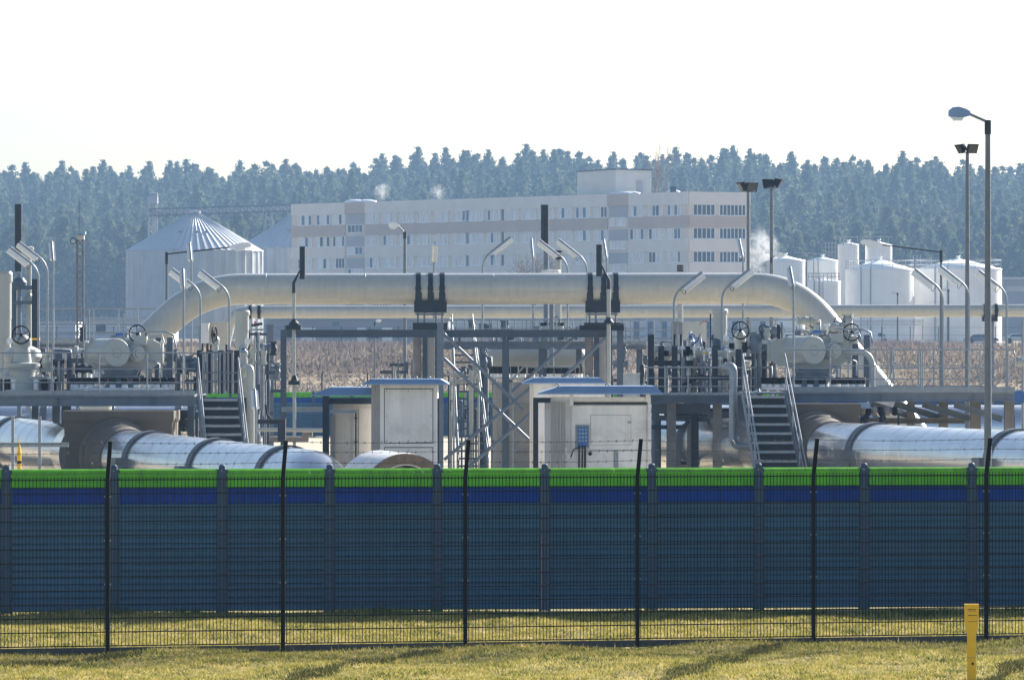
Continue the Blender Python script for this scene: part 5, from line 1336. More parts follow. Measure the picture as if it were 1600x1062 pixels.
def street_lamp(label, px, ytop, Z, head_x, head_y, scale, base_w, armlen_dir, long_arm=False):
    t = thing('street_lamp', (X(px, Z), Z, ground_z(X(px, Z), Z)), label, 'street lamp', 'street lamps')
    zt = H(ytop, Z); k = Z / F
    gz = ground_z(X(px, Z), Z)
    mm = MB(); mm.tube([Vector((X(px, Z), Z, gz)), Vector((X(px, Z), Z, gz + (zt - gz) * 0.5)), Vector((X(px, Z), Z, zt))], [base_w * k * 0.68, base_w * k * 0.55, base_w * k * 0.42], 16); mm.build('pole', M['mast'], t)
    mm = MB(); mm.lathe(Vector((X(px, Z), Z, zt)), (0, 0, 1), [(-22 * k * scale, base_w * k * 0.55), (0, base_w * k * 0.55), (0.005, base_w * k * 0.3)], 16); mm.build('collar', M['dark'], t)
    a = P(px, ytop + 3, Z); b = P(head_x, head_y, Z)
    mm = MB(); mm.tube([a, b], base_w * k * 0.25, 10); mm.build('arm', M['galv_dull'] if not long_arm else M['dark'], t)
    d = (b - a).normalized(); s = scale * k
    dh = Vector((math.copysign(1, d.x), 0, 0)); 
    if long_arm: dh = d
    up = Vector((0, 0, 1)); yv = Vector((0, 1, 0))
    def pt(l, y, z): return b + dh * (l * s) + yv * (y * s) + up * (z * s)
    secs = [(-4, 4, -4, 3), (4, 7, -6, 7), (14, 9, -7, 10), (24, 9, -6, 9), (30, 7, -5, 4)] if not long_arm else [(-3, 3, -2, 2), (6, 6, -3, 4), (20, 7, -4, 6), (32, 6, -4, 5), (37, 4, -3, 2)]
    vs = []
    for (l, wy, zl, zh) in secs: vs += [pt(l, -wy, zl), pt(l, wy, zl), pt(l, wy * 0.8, zh), pt(l, -wy * 0.8, zh)]
    fs = [(0, 1, 2, 3), tuple(4 * (len(secs) - 1) + q for q in (3, 2, 1, 0))]
    for i in range(len(secs) - 1):
        for q in range(4): fs.append((i * 4 + q, i * 4 + 4 + q, i * 4 + 4 + (q + 1) % 4, i * 4 + (q + 1) % 4))
    mm = MB(); mm.add(vs, fs); hd = mm.build('head', M['lampwhite'] if not scale > 0.9 else M['canopy'], t)
    mm = MB(); zl = -6.2 if not long_arm else -3.6
    secs = [(6, 6.5, 0), (9, 6, -5), (22, 6, -5), (27, 6.5, 0)]
    vs = []
    for (l, wy, dz) in secs: vs += [pt(l, -wy, zl + dz - 0.5), pt(l, wy, zl + dz - 0.5), pt(l, wy, zl + 0.2), pt(l, -wy, zl + 0.2)]
    fs = [(0, 1, 2, 3), tuple(12 + q for q in (3, 2, 1, 0))]
    for i in range(3):
        for q in range(4): fs.append((i * 4 + q, i * 4 + 4 + q, i * 4 + 4 + (q + 1) % 4, i * 4 + (q + 1) % 4))
    mm.add(vs, fs); mm.build('lens', M['lens'], hd)
    return t
street_lamp('tall street lamp with a boxy grey head nearest the camera at the right', 1543.5, 188, 112, 1512, 177, 1.0, 9.5, -1)
street_lamp('small street lamp with a white head in front of the office block', 632.5, 362, 215, 622, 352, 0.5, 5, -1)
street_lamp('street lamp with a long thin arm above the left grain silo', 260.5, 394, 200, 361, 386, 0.85, 4.5, 1, True)
street_lamp('street lamp with a long thin arm above the white tanks', 1470.5, 391, 200, 1376, 382, 0.85, 4.5, -1, True)
t = street_lamp('small street lamp on the mast right of the steam plume', 1205, 402, 216, 1212, 398, 0.4, 3, 1)
street_lamp('tiny distant street lamp in front of the white tanks', 1402.5, 457, 430, 1399, 457, 0.22, 2.4, -1)
street_lamp('distant thin street lamp between the two big white tanks', 1482, 452, 420, 1479, 452, 0.2, 3.0, -1)
street_lamp('pale lamp seen small below the thin pipe left of the braces', 585.5, 503, 240, 588, 501, 0.25, 2.4, 1)

def flood_mast(label, px, ytop, Z, wpx, dirs):
    gx = X(px, Z); gz = ground_z(gx, Z)
    t = thing('floodlight_mast', (gx, Z, gz), label, 'floodlight mast', 'masts with twin black floodlights')
    k = Z / F
    mm = MB(); mm.tube([Vector((gx, Z, gz)), Vector((gx, Z, gz + (H(ytop, Z) - gz) * 0.4)), P(px, ytop + 10, Z)], [wpx * k * 0.5, wpx * k * 0.45, wpx * k * 0.32], 14); mm.build('pole', M['mast'], t)
    mm = MB(); mm.pb(px - 11, px + 11, ytop + 8, ytop + 10, Z - 0.04, 0.08); mm.tube([P(px - 9, ytop + 10, Z), P(px - 9, ytop + 4, Z)], 0.02, 6); mm.tube([P(px + 9, ytop + 10, Z), P(px + 9, ytop + 4, Z)], 0.02, 6); mm.build('bracket', M['galv_dull'], t)
    for (dx, dy, rot, tlt) in dirs:
        c = P(px + dx, ytop + dy, Z)
        ax = Vector((math.sin(R(rot)), -math.cos(R(rot)), -math.sin(R(tlt)))).normalized()
        up = Vector((0, 0, 1)); s_ = ax.cross(up).normalized(); u_ = s_.cross(ax).normalized()
        vs = []
        for (l, wv, hv) in ((-6, 4, 4), (-2, 7, 5.5), (5, 9.5, 7.5)):
            for (a_, b_) in ((-1, -1), (1, -1), (1, 1), (-1, 1)): vs.append(c + ax * (l * k) + s_ * (a_ * wv * k) + u_ * (b_ * hv * k))
        fs = [(3, 2, 1, 0), (8, 9, 10, 11)]
        for i in range(2):
            for q in range(4): fs.append((i * 4 + q, i * 4 + (q + 1) % 4, i * 4 + 4 + (q + 1) % 4, i * 4 + 4 + q))
        mm = MB(); mm.add(vs, fs)
        # cooling fins and visor
        mm.beam(c + ax * (5 * k) + u_ * (7.7 * k) - s_ * (9 * k), c + ax * (5 * k) + u_ * (7.7 * k) + s_ * (9 * k), 2 * k, 0.6 * k, u_)
        h = mm.build('floodlight', M['black'], t)
        mm = MB(); q = c + ax * (5.15 * k)
        mm.add([q - s_ * 8.3 * k - u_ * 6.3 * k, q + s_ * 8.3 * k - u_ * 6.3 * k, q + s_ * 8.3 * k + u_ * 6.3 * k, q - s_ * 8.3 * k + u_ * 6.3 * k] + [q - s_ * 8.3 * k - u_ * 6.3 * k + ax * 0.01, q + s_ * 8.3 * k - u_ * 6.3 * k + ax * 0.01, q + s_ * 8.3 * k + u_ * 6.3 * k + ax * 0.01, q - s_ * 8.3 * k + u_ * 6.3 * k + ax * 0.01], [(0, 1, 2, 3), (4, 5, 6, 7), (0, 4, 5, 1), (1, 5, 6, 2), (2, 6, 7, 3), (3, 7, 4, 0)])
        mm.build('glass', M['floodglass'], h)
    return t
flood_mast('floodlight mast in front of the right end of the office block', 1169, 289, 215, 7, [(-8, 1, -75, 35), (4, 2, 25, 25)])
flood_mast('floodlight mast just right of the office block', 1205.5, 284, 217, 7.5, [(-3, 2, -150, 20), (9, 1, 80, 35)])
flood_mast('tall floodlight mast left of the nearest street lamp', 1511.5, 229, 156, 8.5, [(-9, 2, -70, 35), (6, 2, 30, 25)])
# lattice mast at the left
t = thing('lattice_mast', (X(125.5, 178), 178, 0), 'slim lattice mast with a blue topped camera left of the silos', 'mast')
mm = MB(); zb, zt = 0.0, H(373, 178); hw = 0.11
cs = [Vector((X(125.5, 178) + a * hw, 178 + b * hw, 0)) for a, b in ((-1, -1), (1, -1), (1, 1), (-1, 1))]
for c in cs: mm.tube([c, c + Vector((0, 0, zt))], 0.03, 6)
k = 0.0; fl = 0
while k < zt - 0.25:
    for i in range(4):
        a, b = cs[i], cs[(i + 1) % 4]
        if (i + fl) % 2: a, b = b, a
        mm.beam(a + Vector((0, 0, k)), b + Vector((0, 0, k + 0.25)), 0.034, 0.034)
    k += 0.25; fl += 1
mm.build('lattice', M['mast'], t)
mm = MB(); mm.pb(120, 131, 368, 374, 177.8, 0.4); mm.lathe(P(124, 368, 178), (0, 0, 1), [(0, 0.1), (0.1, 0.1)], 10); mm.build('camera_head', M['creamgrey'], t)
mm = MB(); mm.pb(119, 133, 361.5, 366, 177.75, 0.5); mm.build('hood', M['canopy'], t)
mm = MB(); mm.torus(P(114.5, 376.5, 178), (0, 1, 0), 0.1, 0.014, 18, 6); mm.build('cable_loop', M['black'], t)
mm = MB(); mm.tube([P(124, 365, 178), P(123.5, 310, 178)], 0.008, 6); mm.build('antenna', M['dark'], t)
# thin instrument mast at the far right
t = thing('instrument_stand', (X(1597, 150), 150, 0), 'instrument stand with round valve at the right picture edge', 'instrument stand')
mm = MB(); mm.tube([Vector((X(1598, 150), 150, 0)), P(1598, 500, 150)], 0.04, 8); mm.build('pole', M['galv'], t)
mm = MB(); mm.lathe(P(1593, 565, 149.7), (1, 0, 0), [(-0.12, 0.1), (-0.06, 0.1), (-0.06, 0.14), (0.06, 0.14), (0.06, 0.1), (0.2, 0.1)], 14); mm.build('valve', M['creamgrey'], t)
mm = MB(); mm.lathe(P(1592, 620, 149.6), (0, -1, 0), [(0, 0.2), (0.1, 0.2)], 18); mm.build('blue_cover', M['bluepaint'], t)

# ------------------------------------------------------------------ office block
t = thing('office_block', (-5, 730, ground_z(-5, 730)), 'long pale office block with bands of windows in front of the forest', 'building')
ZL, ZR = 758.0, 700.0
E0 = Vector((X(456, ZL), ZL)); E1 = Vector((X(1076, ZR), ZR)); E2 = Vector((X(1172, 703.5), 703.5))
zroof = H(299.5, ZR); gz = ground_z(0, 720) - 0.3
def on_facade(px, A, B):
    k = (px - 800) / F; d = B - A
    u = (k * A.y - A.x) / (d.x - k * d.y)
    return u
def fpanel(mm, A, B, u0, u1, z0, z1, proud, thick):
    d = (B - A).normalized(); nrm = Vector((d.y, -d.x))
    p0 = A + (B - A) * u0; p1 = A + (B - A) * u1
    a = [p0 + nrm * proud, p1 + nrm * proud, p1 + nrm * (proud - thick), p0 + nrm * (proud - thick)]
    vs = [(q.x, q.y, z0) for q in a] + [(q.x, q.y, z1) for q in a]
    mm.add(vs, [(3, 2, 1, 0), (4, 5, 6, 7), (0, 1, 5, 4), (1, 2, 6, 5), (2, 3, 7, 6), (3, 0, 4, 7)])
d01 = (E1 - E0).normalized(); back = Vector((-d01.y, d01.x)) * 14
if back.y < 0: back = -back
ring = [E0, E1, E2, E2 + Vector((0.5, 11)), Vector((30.0, 719)), E0 + back]
mm = MB(); n = len(ring); ins = 0.0
mm.add([(q.x, q.y, gz) for q in ring] + [(q.x, q.y, zroof - 0.25) for q in ring], [(k, (k + 1) % n, n + (k + 1) % n, n + k) for k in range(n)] + [tuple(range(n, 2 * n))])
mm.build('wall', M['bwall'], t)
mm = MB(); mm.add([(q.x, q.y, zroof - 0.24) for q in ring] + [(q.x, q.y, zroof - 0.06) for q in ring], [(k, (k + 1) % n, n + (k + 1) % n, n + k) for k in range(n)] + [tuple(range(n, 2 * n))]); rf = mm.build('roof', M['roof'], t)
pitch = 3.21; PAR = 1.68; WH = 1.55
bays = [(540, 571), (950, 983)]
ub = [(on_facade(a, E0, E1), on_facade(b, E0, E1)) for a, b in bays]
segs = [(0, ub[0][0]), (ub[0][1], ub[1][0]), (ub[1][1], 1)]
NF = 6
for k in range(NF):
    z1 = zroof - k * pitch; z0 = z1 - (PAR if k == 0 else (pitch - WH)); 
    if k: z1 = zroof - PAR - WH - (k - 1) * pitch; z0 = z1 - (pitch - WH)
    for (u0, u1) in segs:
        mm = MB(); fpanel(mm, E0, E1, u0, u1, z0, z1, 0.18, 0.16); mm.build('facade_band', M['btan'] if k == 1 else M['blight'], t)
    mm = MB(); fpanel(mm, E1, E2, 0.004, 1, z0, z1, 0.18, 0.16); mm.build('facade_band', M['btan'] if k == 1 else M['blight'], t)
    for (u0, u1) in ub:
        mm = MB()
        if k == 0: fpanel(mm, E0, E1, u0, u1, z0, z1, 0.2, 0.18); mm.build('facade_band', M['btan'], t)
        else: fpanel(mm, E0, E1, u0 + 0.003, u1 - 0.003, z0 + pitch * 0.5 , z1 + pitch * 0.5 - 0.1, 0.08, 0.07); mm.build('facade_band', M['bdark'], t)
wl = [(466, 488), (495, 516), (520.5, 539.5), (573, 593), (599, 620), (626, 647), (653, 674), (680, 701), (707, 728), (734, 756), (762, 782), (789, 810), (816, 838), (844, 866), (872, 894), (900, 922), (929, 949.5), (984.5, 1007), (1014, 1036), (1043, 1064.5)]
rw = random.Random(3)
def window(A, B, u0, u1, z0, z1, npane, style):
    mm = MB(); L = (B - A).length; f = 0.09 / L; fz = 0.09
    fpanel(mm, A, B, u0, u1, z0, z0 + fz, 0.10, 0.09); fpanel(mm, A, B, u0, u1, z1 - fz, z1, 0.10, 0.09)
    for i in range(npane + 1):
        c = u0 + (u1 - u0) * i / npane
        c = min(max(c, u0 + f * 0.6), u1 - f * 0.6)
        fpanel(mm, A, B, c - f * 0.6, c + f * 0.6, z0 + fz, z1 - fz, 0.10, 0.09)
    # sill
    fpanel(mm, A, B, u0, u1, z0 - 0.06, z0 - 0.002, 0.26, 0.2)
    wo = mm.build('window', M['bframe'], t)
    byp = {}
    for i in range(npane):
        a = u0 + (u1 - u0) * i / npane + f * 0.6; b = u0 + (u1 - u0) * (i + 1) / npane - f * 0.6
        if style == 'dark': mt = 'glassdark'
        else:
            q = rw.random()
            if style == 'left': mt = 'curtainwhite' if q < 0.5 else ('glassblue' if q < 0.85 else 'glassdark')
            elif style == 'right': mt = 'curtain' if q < 0.42 else ('curtainwhite' if q < 0.58 else ('glassblue' if q < 0.85 else 'glassdark'))
            else: mt = 'curtain' if q < 0.82 else ('curtainwhite' if q < 0.93 else 'glassblue')
        byp.setdefault(mt, []).append((a, b))
    for mt, lst in byp.items():
        for (a, b) in lst:
            mm = MB(); fpanel(mm, A, B, a, b, z0 + fz, z1 - fz, 0.05, 0.04); mm.build('pane', M[mt], wo)
for k in range(4):
    z1 = zroof - PAR - k * pitch; z0 = z1 - WH
    for i, (a, b) in enumerate(wl):
        st = 'left' if i < 3 else ('right' if i > 14 else 'mid')
        if k == 3 and 3 <= i <= 4: st = 'left'
        window(E0, E1, on_facade(a, E0, E1), on_facade(b, E0, E1), z0, z1, 4, st)
    window(E1, E2, on_facade(1082.5, E1, E2), on_facade(1117, E1, E2), z0, z1, 5, 'dark')
    window(E1, E2, on_facade(1123.5, E1, E2), on_facade(1165, E1, E2), z0, z1, 7, 'dark')
    for (u0, u1) in ub:
        zc = z0 - 0.15; window(E0, E1, u0 + 0.006, u1 - 0.006, zc - 1.1, zc + 0.1 + 0.0, 4, 'left' if u0 < 0.3 else 'mid')
for px in (730.5, 785.5):
    mm = MB(); u = on_facade(px, E0, E1)
    for k in range(4):
        z1 = zroof - PAR - k * pitch; fpanel(mm, E0, E1, u - 0.0028, u + 0.0028, z1 - WH, z1, 0.03, 0.02)
    mm.build('dark_panel', M['glassblue'] if px < 760 else M['glassdark'], t)
# penthouse, skylights and small roof units
ph = [Vector((X(902, 722), 722)), Vector((X(962, 713), 713)), Vector((X(1018, 716), 716)), Vector((X(1018, 724), 724)), Vector((X(930, 732), 732))]
zp = H(266.5, 716); n = 5
mm = MB(); mm.add([(q.x, q.y, zroof - 0.05) for q in ph] + [(q.x, q.y, zp) for q in ph], [(k, (k + 1) % n, n + (k + 1) % n, n + k) for k in range(n)] + [tuple(range(n, 2 * n))]); pe = mm.build('penthouse', M['blight'], t)
mm = MB(); mm.add([(q.x + dx, q.y - 0.1, z) for z in (zp + 0.003, zp + 0.16) for q, dx in zip(ph, (-0.12, 0, 0.12, 0.12, -0.1))], [(k, (k + 1) % n, n + (k + 1) % n, n + k) for k in range(n)] + [tuple(range(n, 2 * n))]); mm.build('coping', M['roof'], pe)
mm = MB(); c = Vector((X(999, 714.6), 714.6)); mm.box((c.x, c.y - 0.1, H(291, 714.6) - 0.2), (0.9, 0.08, 1.9)); mm.build('door', M['bdark'], pe)
for (px, Z, py, wd) in ((556, 750, 310, 1.6), (573, 750, 309, 1.6), (972, 712, 297, 2.0), (986, 712, 297, 1.4), (1052, 706, 298, 1.0)):
    mm = MB(); c = Vector((X(px, Z), Z, zroof - 0.06)); h_ = 0.5
    mm.rev(c, (0, 0, 1), [(0, wd), (h_ * 0.4, wd), (h_ * 0.75, wd * 0.8), (h_, wd * 0.4), (h_ * 1.05, 0)], 16); mm.build('skylight', M['carwhite'], rf)
mm = MB(); mm.box((X(1052, 704), 704.8, zroof + 0.35), (0.8, 0.8, 1.0)); mm.build('roof_fan', M['dark'], rf)

# ------------------------------------------------------------------ grain silos, conveyor
def silo(label, px0, px1, yeave, yapex, Z, apex_px):
    c = (px0 + px1) / 2; r = (px1 - px0) / 2 * Z / F; x = X(c, Z); gz = ground_z(x, Z); ze = H(yeave, Z); za = H(yapex, Z)
    t = thing('grain_silo', (x, Z, gz), label, 'silo', 'corrugated grain silos')
    n = 108; mm = MB(); vs = []
    for z in (gz - 0.3, ze):
        for k in range(n):
            a = 2 * math.pi * k / n; rr = r * (1.0 + (0.016 if k % 3 == 0 else 0)); vs.append((x + rr * math.cos(a), Z + rr * math.sin(a), z))
    mm.add(vs, [(k, (k + 1) % n, n + (k + 1) % n, n + k) for k in range(n)]); mm.build('wall', M['silo'], t)
    mm = MB(); n = 168; vs = []
    for i in range(6):
        f = i / 5
        for k in range(n):
            a = 2 * math.pi * k / n; rr = (r * 1.02) * (1 - f) + r * 0.075 * f
            vs.append((x + rr * math.cos(a), Z + rr * math.sin(a), ze + (za - ze) * f + (0.10 if k % 3 == 0 else 0) + 0.0))
    mm.add(vs, [(i * n + k, i * n + (k + 1) % n, (i + 1) * n + (k + 1) % n, (i + 1) * n + k) for i in range(5) for k in range(n)] + [tuple(5 * n + k for k in range(n))])
    mm.add(vs[:n], [tuple(reversed(range(n)))])
    ro = mm.build('roof', M['siloroof'], t)
    mm = MB(); mm.lathe((x, Z, za - 0.05), (0, 0, 1), [(0, r * 0.09), (0.4, r * 0.09), (0.45, r * 0.04)], 20); mm.build('cap', M['silo'], ro)
    mm = MB()
    for a in (-1.9, -1.2, -1.45): 
        rr = r * 0.55; mm.box((x + rr * math.cos(a), Z + rr * math.sin(a), ze + (za - ze) * 0.46 + 0.15), (0.5, 0.6, 0.35))
    mm.build('hatch', M['galv_dull'], ro)
    mm = MB()
    mm.tube([Vector((x + r * 0.97, Z - 2, gz)), Vector((x + r * 1.0, Z - 2, ze))], 0.05, 6); mm.build('rail', M['galv'], t)
    return t
silo('corrugated grain silo with a wide cone roof, the whole one at the left', 198, 410, 393, 333, 790, 320)
silo('corrugated grain silo half hidden behind the left end of the office block', 372, 570, 389, 331, 815, 470)
t = thing('conveyor_bridge', (X(240, 830), 830, ground_z(X(240, 830), 830)), 'grain conveyor bridge with a head tower above the silos', 'conveyor')
Z = 832; k = Z / F
mm = MB()
a = P(232, 327, Z); b = P(520, 317, Z)
for dz in (0, -1.1):
    for dy in (-0.6, 0.6): mm.beam(a + Vector((0, dy, dz)), b + Vector((0, dy, dz)), 0.16, 0.16)
nn = 26
for i in range(nn):
    q = a.lerp(b, i / nn); q2 = a.lerp(b, (i + 1) / nn)
    for dy in (-0.6, 0.6):
        mm.beam(q + Vector((0, dy, 0)), q2 + Vector((0, dy, -1.1)), 0.09, 0.09); mm.beam(q + Vector((0, dy, 0)), q + Vector((0, dy, -1.1)), 0.09, 0.09)
mm.build('truss', M['steel'], t)
mm = MB(); mm.beam(a + Vector((0, 0, -0.6)), b + Vector((0, 0, -0.6)), 0.8, 0.5); mm.build('trough', M['silo'], t)
mm = MB(); mm.pb(230, 246, 308, 318, Z - 1, 2); mm.lathe(P(240, 307, Z), (1, 0, 0), [(-0.7, 0.6), (0.7, 0.6)], 16); mm.build('head', M['silo'], t)
mm = MB()
x = X(239, Z); gz = ground_z(x, Z); zt = H(318, Z)
for (a_, b_) in ((-0.7, -0.7), (0.7, -0.7), (0.7, 0.7), (-0.7, 0.7)): mm.beam((x + a_, Z + b_, gz), (x + a_, Z + b_, zt), 0.14, 0.14)
z = gz; fl = 1
while z < zt - 1.4:
    mm.beam((x - 0.7 * fl, Z - 0.7, z), (x + 0.7 * fl, Z - 0.7, z + 1.4), 0.09, 0.09); mm.beam((x - 0.7, Z - 0.7, z), (x + 0.7, Z - 0.7, z), 0.09, 0.09); z += 1.4; fl = -fl
mm.pb(237, 243, 318, 420, Z, 0.5)
mm.build('tower', M['silo'], t)
mm = MB()
for s in (-1, 1): mm.beam((x + s * 0.7, Z, H(330, Z)), (x + s * 3.6, Z, gz), 0.08, 0.08)
mm.build('guy', M['steel'], t)
mm = MB(); x = X(420, Z); zt = H(330, Z)
for s in (-1, 1):
    mm.beam((x + s * 0.3, Z, zt), (x + s * 2.2, Z, gz + 10), 0.14, 0.14); mm.beam((x + s * 2.2, Z, gz + 10), (x + s * 2.4, Z, gz), 0.14, 0.14)
    mm.beam((x + s * 0.5, Z, zt), (x + s * 0.6, Z, gz), 0.12, 0.12)
z = zt - 1.0
while z > gz + 1: mm.beam((x - 0.6, Z, z), (x + 0.6, Z, z - 1.0), 0.08, 0.08); mm.beam((x - 0.6, Z, z), (x + 0.6, Z, z), 0.08, 0.08); z -= 1.2
mm.build('trestle', M['galv'], t)

# ------------------------------------------------------------------ white tanks
def tank(label, x0, x1, ye, ya, Z, rail=True, pipes=True, ribs=False):
    r = (x1 - x0) / 2 * Z / F; x = X((x0 + x1) / 2, Z); gz = ground_z(x, Z) - 0.2; ze = H(ye, Z); za = H(ya, Z)
    t = thing('storage_tank', (x, Z, gz), label, 'tank', 'white storage tanks')
    mm = MB(); n = 64
    if ribs:
        vs = []
        for z in (gz, ze):
            for k in range(n):
                a = 2 * math.pi * k / n; q = r * (1 - (0.012 if k % 2 else 0)); vs.append((x + q * math.cos(a), Z + q * math.sin(a), z))
        mm.add(vs, [(k, (k + 1) % n, n + (k + 1) % n, n + k) for k in range(n)])
    else: mm.lathe((x, Z, gz), (0, 0, 1), [(0, r), (ze - gz, r)], n)
    mm.build('shell', M['tank'], t)
    mm = MB(); mm.rev((x, Z, ze + 0.002), (0, 0, 1), [(-0.1, r * 1.012), (0.0, r * 1.012), ((za - ze) * 0.5, r * 0.5), ((za - ze) * 0.95, r * 0.06), (za - ze, 0)], n); ro = mm.build('roof', M['tank'], t)
    mm = MB(); mm.lathe((x, Z, za - 0.1), (0, 0, 1), [(0, 0.18), (0.3, 0.18), (0.3, 0.3), (0.38, 0.25)], 12); mm.build('vent', M['tank'], ro)
    if rail:
        mm = MB(); m_ = 20
        for z in (0.55, 1.1): mm.torus((x, Z, ze + z), (0, 0, 1), r * 0.99, 0.04, 40, 4)
        for k in range(m_):
            a = 2 * math.pi * k / m_; mm.tube([Vector((x + r * 0.99 * math.cos(a), Z + r * 0.99 * math.sin(a), ze)), Vector((x + r * 0.99 * math.cos(a), Z + r * 0.99 * math.sin(a), ze + 1.1))], 0.035, 4)
        mm.build('railing', M['tankline'], t)
    if pipes:
        mm = MB()
        for a in (-2.2, -1.9): mm.tube([Vector((x + (r + 0.12) * math.cos(a), Z + (r + 0.12) * math.sin(a), gz)), Vector((x + (r + 0.12) * math.cos(a), Z + (r + 0.12) * math.sin(a), ze + 0.3))], 0.07, 6)
        mm.build('downpipe', M['tankline'], t)
    return t
tank('white tank directly right of the steam plume', 1196, 1258, 407, 399, 640, rail=False, pipes=False)
tank('white ribbed tank with conical lid, right of the one by the steam', 1261, 1309, 407, 401, 655, rail=False, ribs=True)
tank('slender tall ribbed white tank, left one of the tall pair', 1309, 1342, 382, 378, 700, rail=False, pipes=False, ribs=True)
tank('slender tall ribbed white tank, right one of the tall pair', 1352, 1394, 383, 377, 700, rail=False, pipes=False, ribs=True)
tank('big white tank with conical roof and railing left of the bent lamp poles', 1321, 1428, 421, 404, 640)
tank('big white tank with conical roof and railing behind the nearest street lamp', 1429, 1565, 420, 403, 650)
t = tank('low white tank with a square gantry on top', 1261, 1313, 439, 436, 600, rail=False)
mm = MB()
for y in (427, 432): mm.tube([P(1262, y, 597.5), P(1312, y, 597.5)], 0.05, 5)
for p in range(1263, 1313, 6): mm.tube([P(p, 439, 597.5), P(p, 427, 597.5)], 0.045, 5)
mm.pb(1280, 1281, 440, 476, 597.5, 0.06); mm.pb(1285.5, 1286.5, 440, 476, 597.5, 0.06)
for y in range(442, 476, 4): mm.pb(1281, 1285.5, y, y + 0.8, 597.5, 0.06)
mm.build('gantry', M['tankline'], t)
# steel gantries on the tank farm
t = thing('pipe_gantry', (X(1290, 690), 690, ground_z(X(1290, 690), 690)), 'thin steel gantry frame beside the slender tall tanks', 'gantry')
mm = MB(); Z = 690
for p in (1290, 1295, 1300, 1305): mm.tube([P(p, 450, Z), P(p, 378, Z)], 0.06, 5)
for y in (380, 386, 393, 400): mm.tube([P(1288, y, Z), P(1308, y, Z)], 0.06, 5)
for y, a, b in ((395, 1240, 1266), (396, 1252, 1308), (370, 1305, 1341), (370, 1347, 1393)): mm.tube([P(a, y, Z), P(b, y, Z)], 0.06, 5)
for p in (1306, 1318, 1330, 1340, 1348, 1360, 1374, 1388): mm.tube([P(p, 383, Z), P(p, 369, Z)], 0.05, 5)
mm.build('frame', M['tankline'], t)
t = thing('pipe_gantry', (X(1435, 660), 660, ground_z(X(1435, 660), 660)), 'thin steel walkway between the two big white tanks', 'gantry')
mm = MB(); Z = 660
for p in (1427, 1433, 1438, 1448, 1456): mm.tube([P(p, 425, Z), P(p, 399 if p < 1440 else 404, Z)], 0.05, 5)
for y in (405, 410, 416): mm.tube([P(1424, y, Z), P(1456, y, Z)], 0.05, 5)
mm.build('frame', M['tankline'], t); mm = MB()
for y in (409, 413, 418): mm.tube([P(1553, y, Z - 20), P(1564.5, y, Z - 20)], 0.05, 5)
for p in (1553, 1559, 1564.5): mm.tube([P(p, 421, Z - 20), P(p, 409, Z - 20)], 0.05, 5)
mm.build('frame', M['tankline'], t)
t = thing('pipe_gantry', (X(1370, 560), 560, ground_z(X(1370, 560), 560)), 'low pipe run on short stands at the foot of the white tanks', 'gantry')
mm = MB(); Z = 560
for y in (501, 504, 507.5): mm.tube([P(1310, y, Z), P(1440, y - 0.6, Z)], 0.06, 6)
for p in (1312, 1334, 1356, 1379, 1402, 1428, 1442): mm.tube([P(p, 530, Z), P(p, 498, Z)], 0.07, 6)
mm.build('frame', M['tankline'], t)

# ------------------------------------------------------------------ low buildings
def shed(label, x0, x1, y0, Z, depth, mt, wins=(), roofmt='roof'):
    a, b = X(x0, Z), X(x1, Z); gz = ground_z((a + b) / 2, Z) - 0.3; zt = H(y0, Z)
    t = thing('warehouse', ((a + b) / 2, Z + depth / 2, gz), label, 'building', 'low buildings behind the yard')
    mm = MB(); mm.box(((a + b) / 2, Z + depth / 2, (gz + zt) / 2), (b - a, depth, zt - gz)); mm.build('wall', M[mt], t)
    mm = MB(); mm.box(((a + b) / 2, Z + depth / 2, zt + 0.13), (b - a + 0.4, depth + 0.4, 0.25)); mm.build('roof', M[roofmt], t)
    for (wx0, wx1, wy0, wy1, wm) in wins:
        mm = MB(); mm.pb(wx0, wx1, wy0, wy1, Z - 0.05, 0.048); mm.build('window' if wm.startswith('glass') else 'door', M[wm], t)
    return t
shed('long grey warehouse with white doors seen below the pipes in the middle', 425, 700, 499, 520, 20, 'greywall', [(470, 493, 512, 545, 'carwhite'), (558, 572, 512, 545, 'carwhite'), (575, 592, 514, 528, 'glassdark'), (597, 613, 512, 545, 'bframe'), (520, 530, 503, 509, 'glassblue')], 'silo')
shed('pale warehouse with tall windows behind the right valves', 985, 1215, 488, 540, 20, 'whitewall', [(p, p + 8, 502, 530, 'glassblue') for p in range(990, 1210, 22)], 'silo')
shed('grey flat roofed building at the right picture edge', 1566, 1680, 436, 700, 25, 'greywall', [(1572, 1640, 447, 455, 'bdark')], 'whitewall')
shed('pale low shed at the far left below the forest', 130, 262, 499, 560, 18, 'whitewall', [(150, 165, 507, 520, 'glassdark'), (190, 205, 507, 530, 'bdark')], 'silo')
shed('second pale shed left of the lattice mast', 52, 118, 505, 575, 14, 'whitewall', [(70, 80, 512, 530, 'bdark')], 'whitewall')

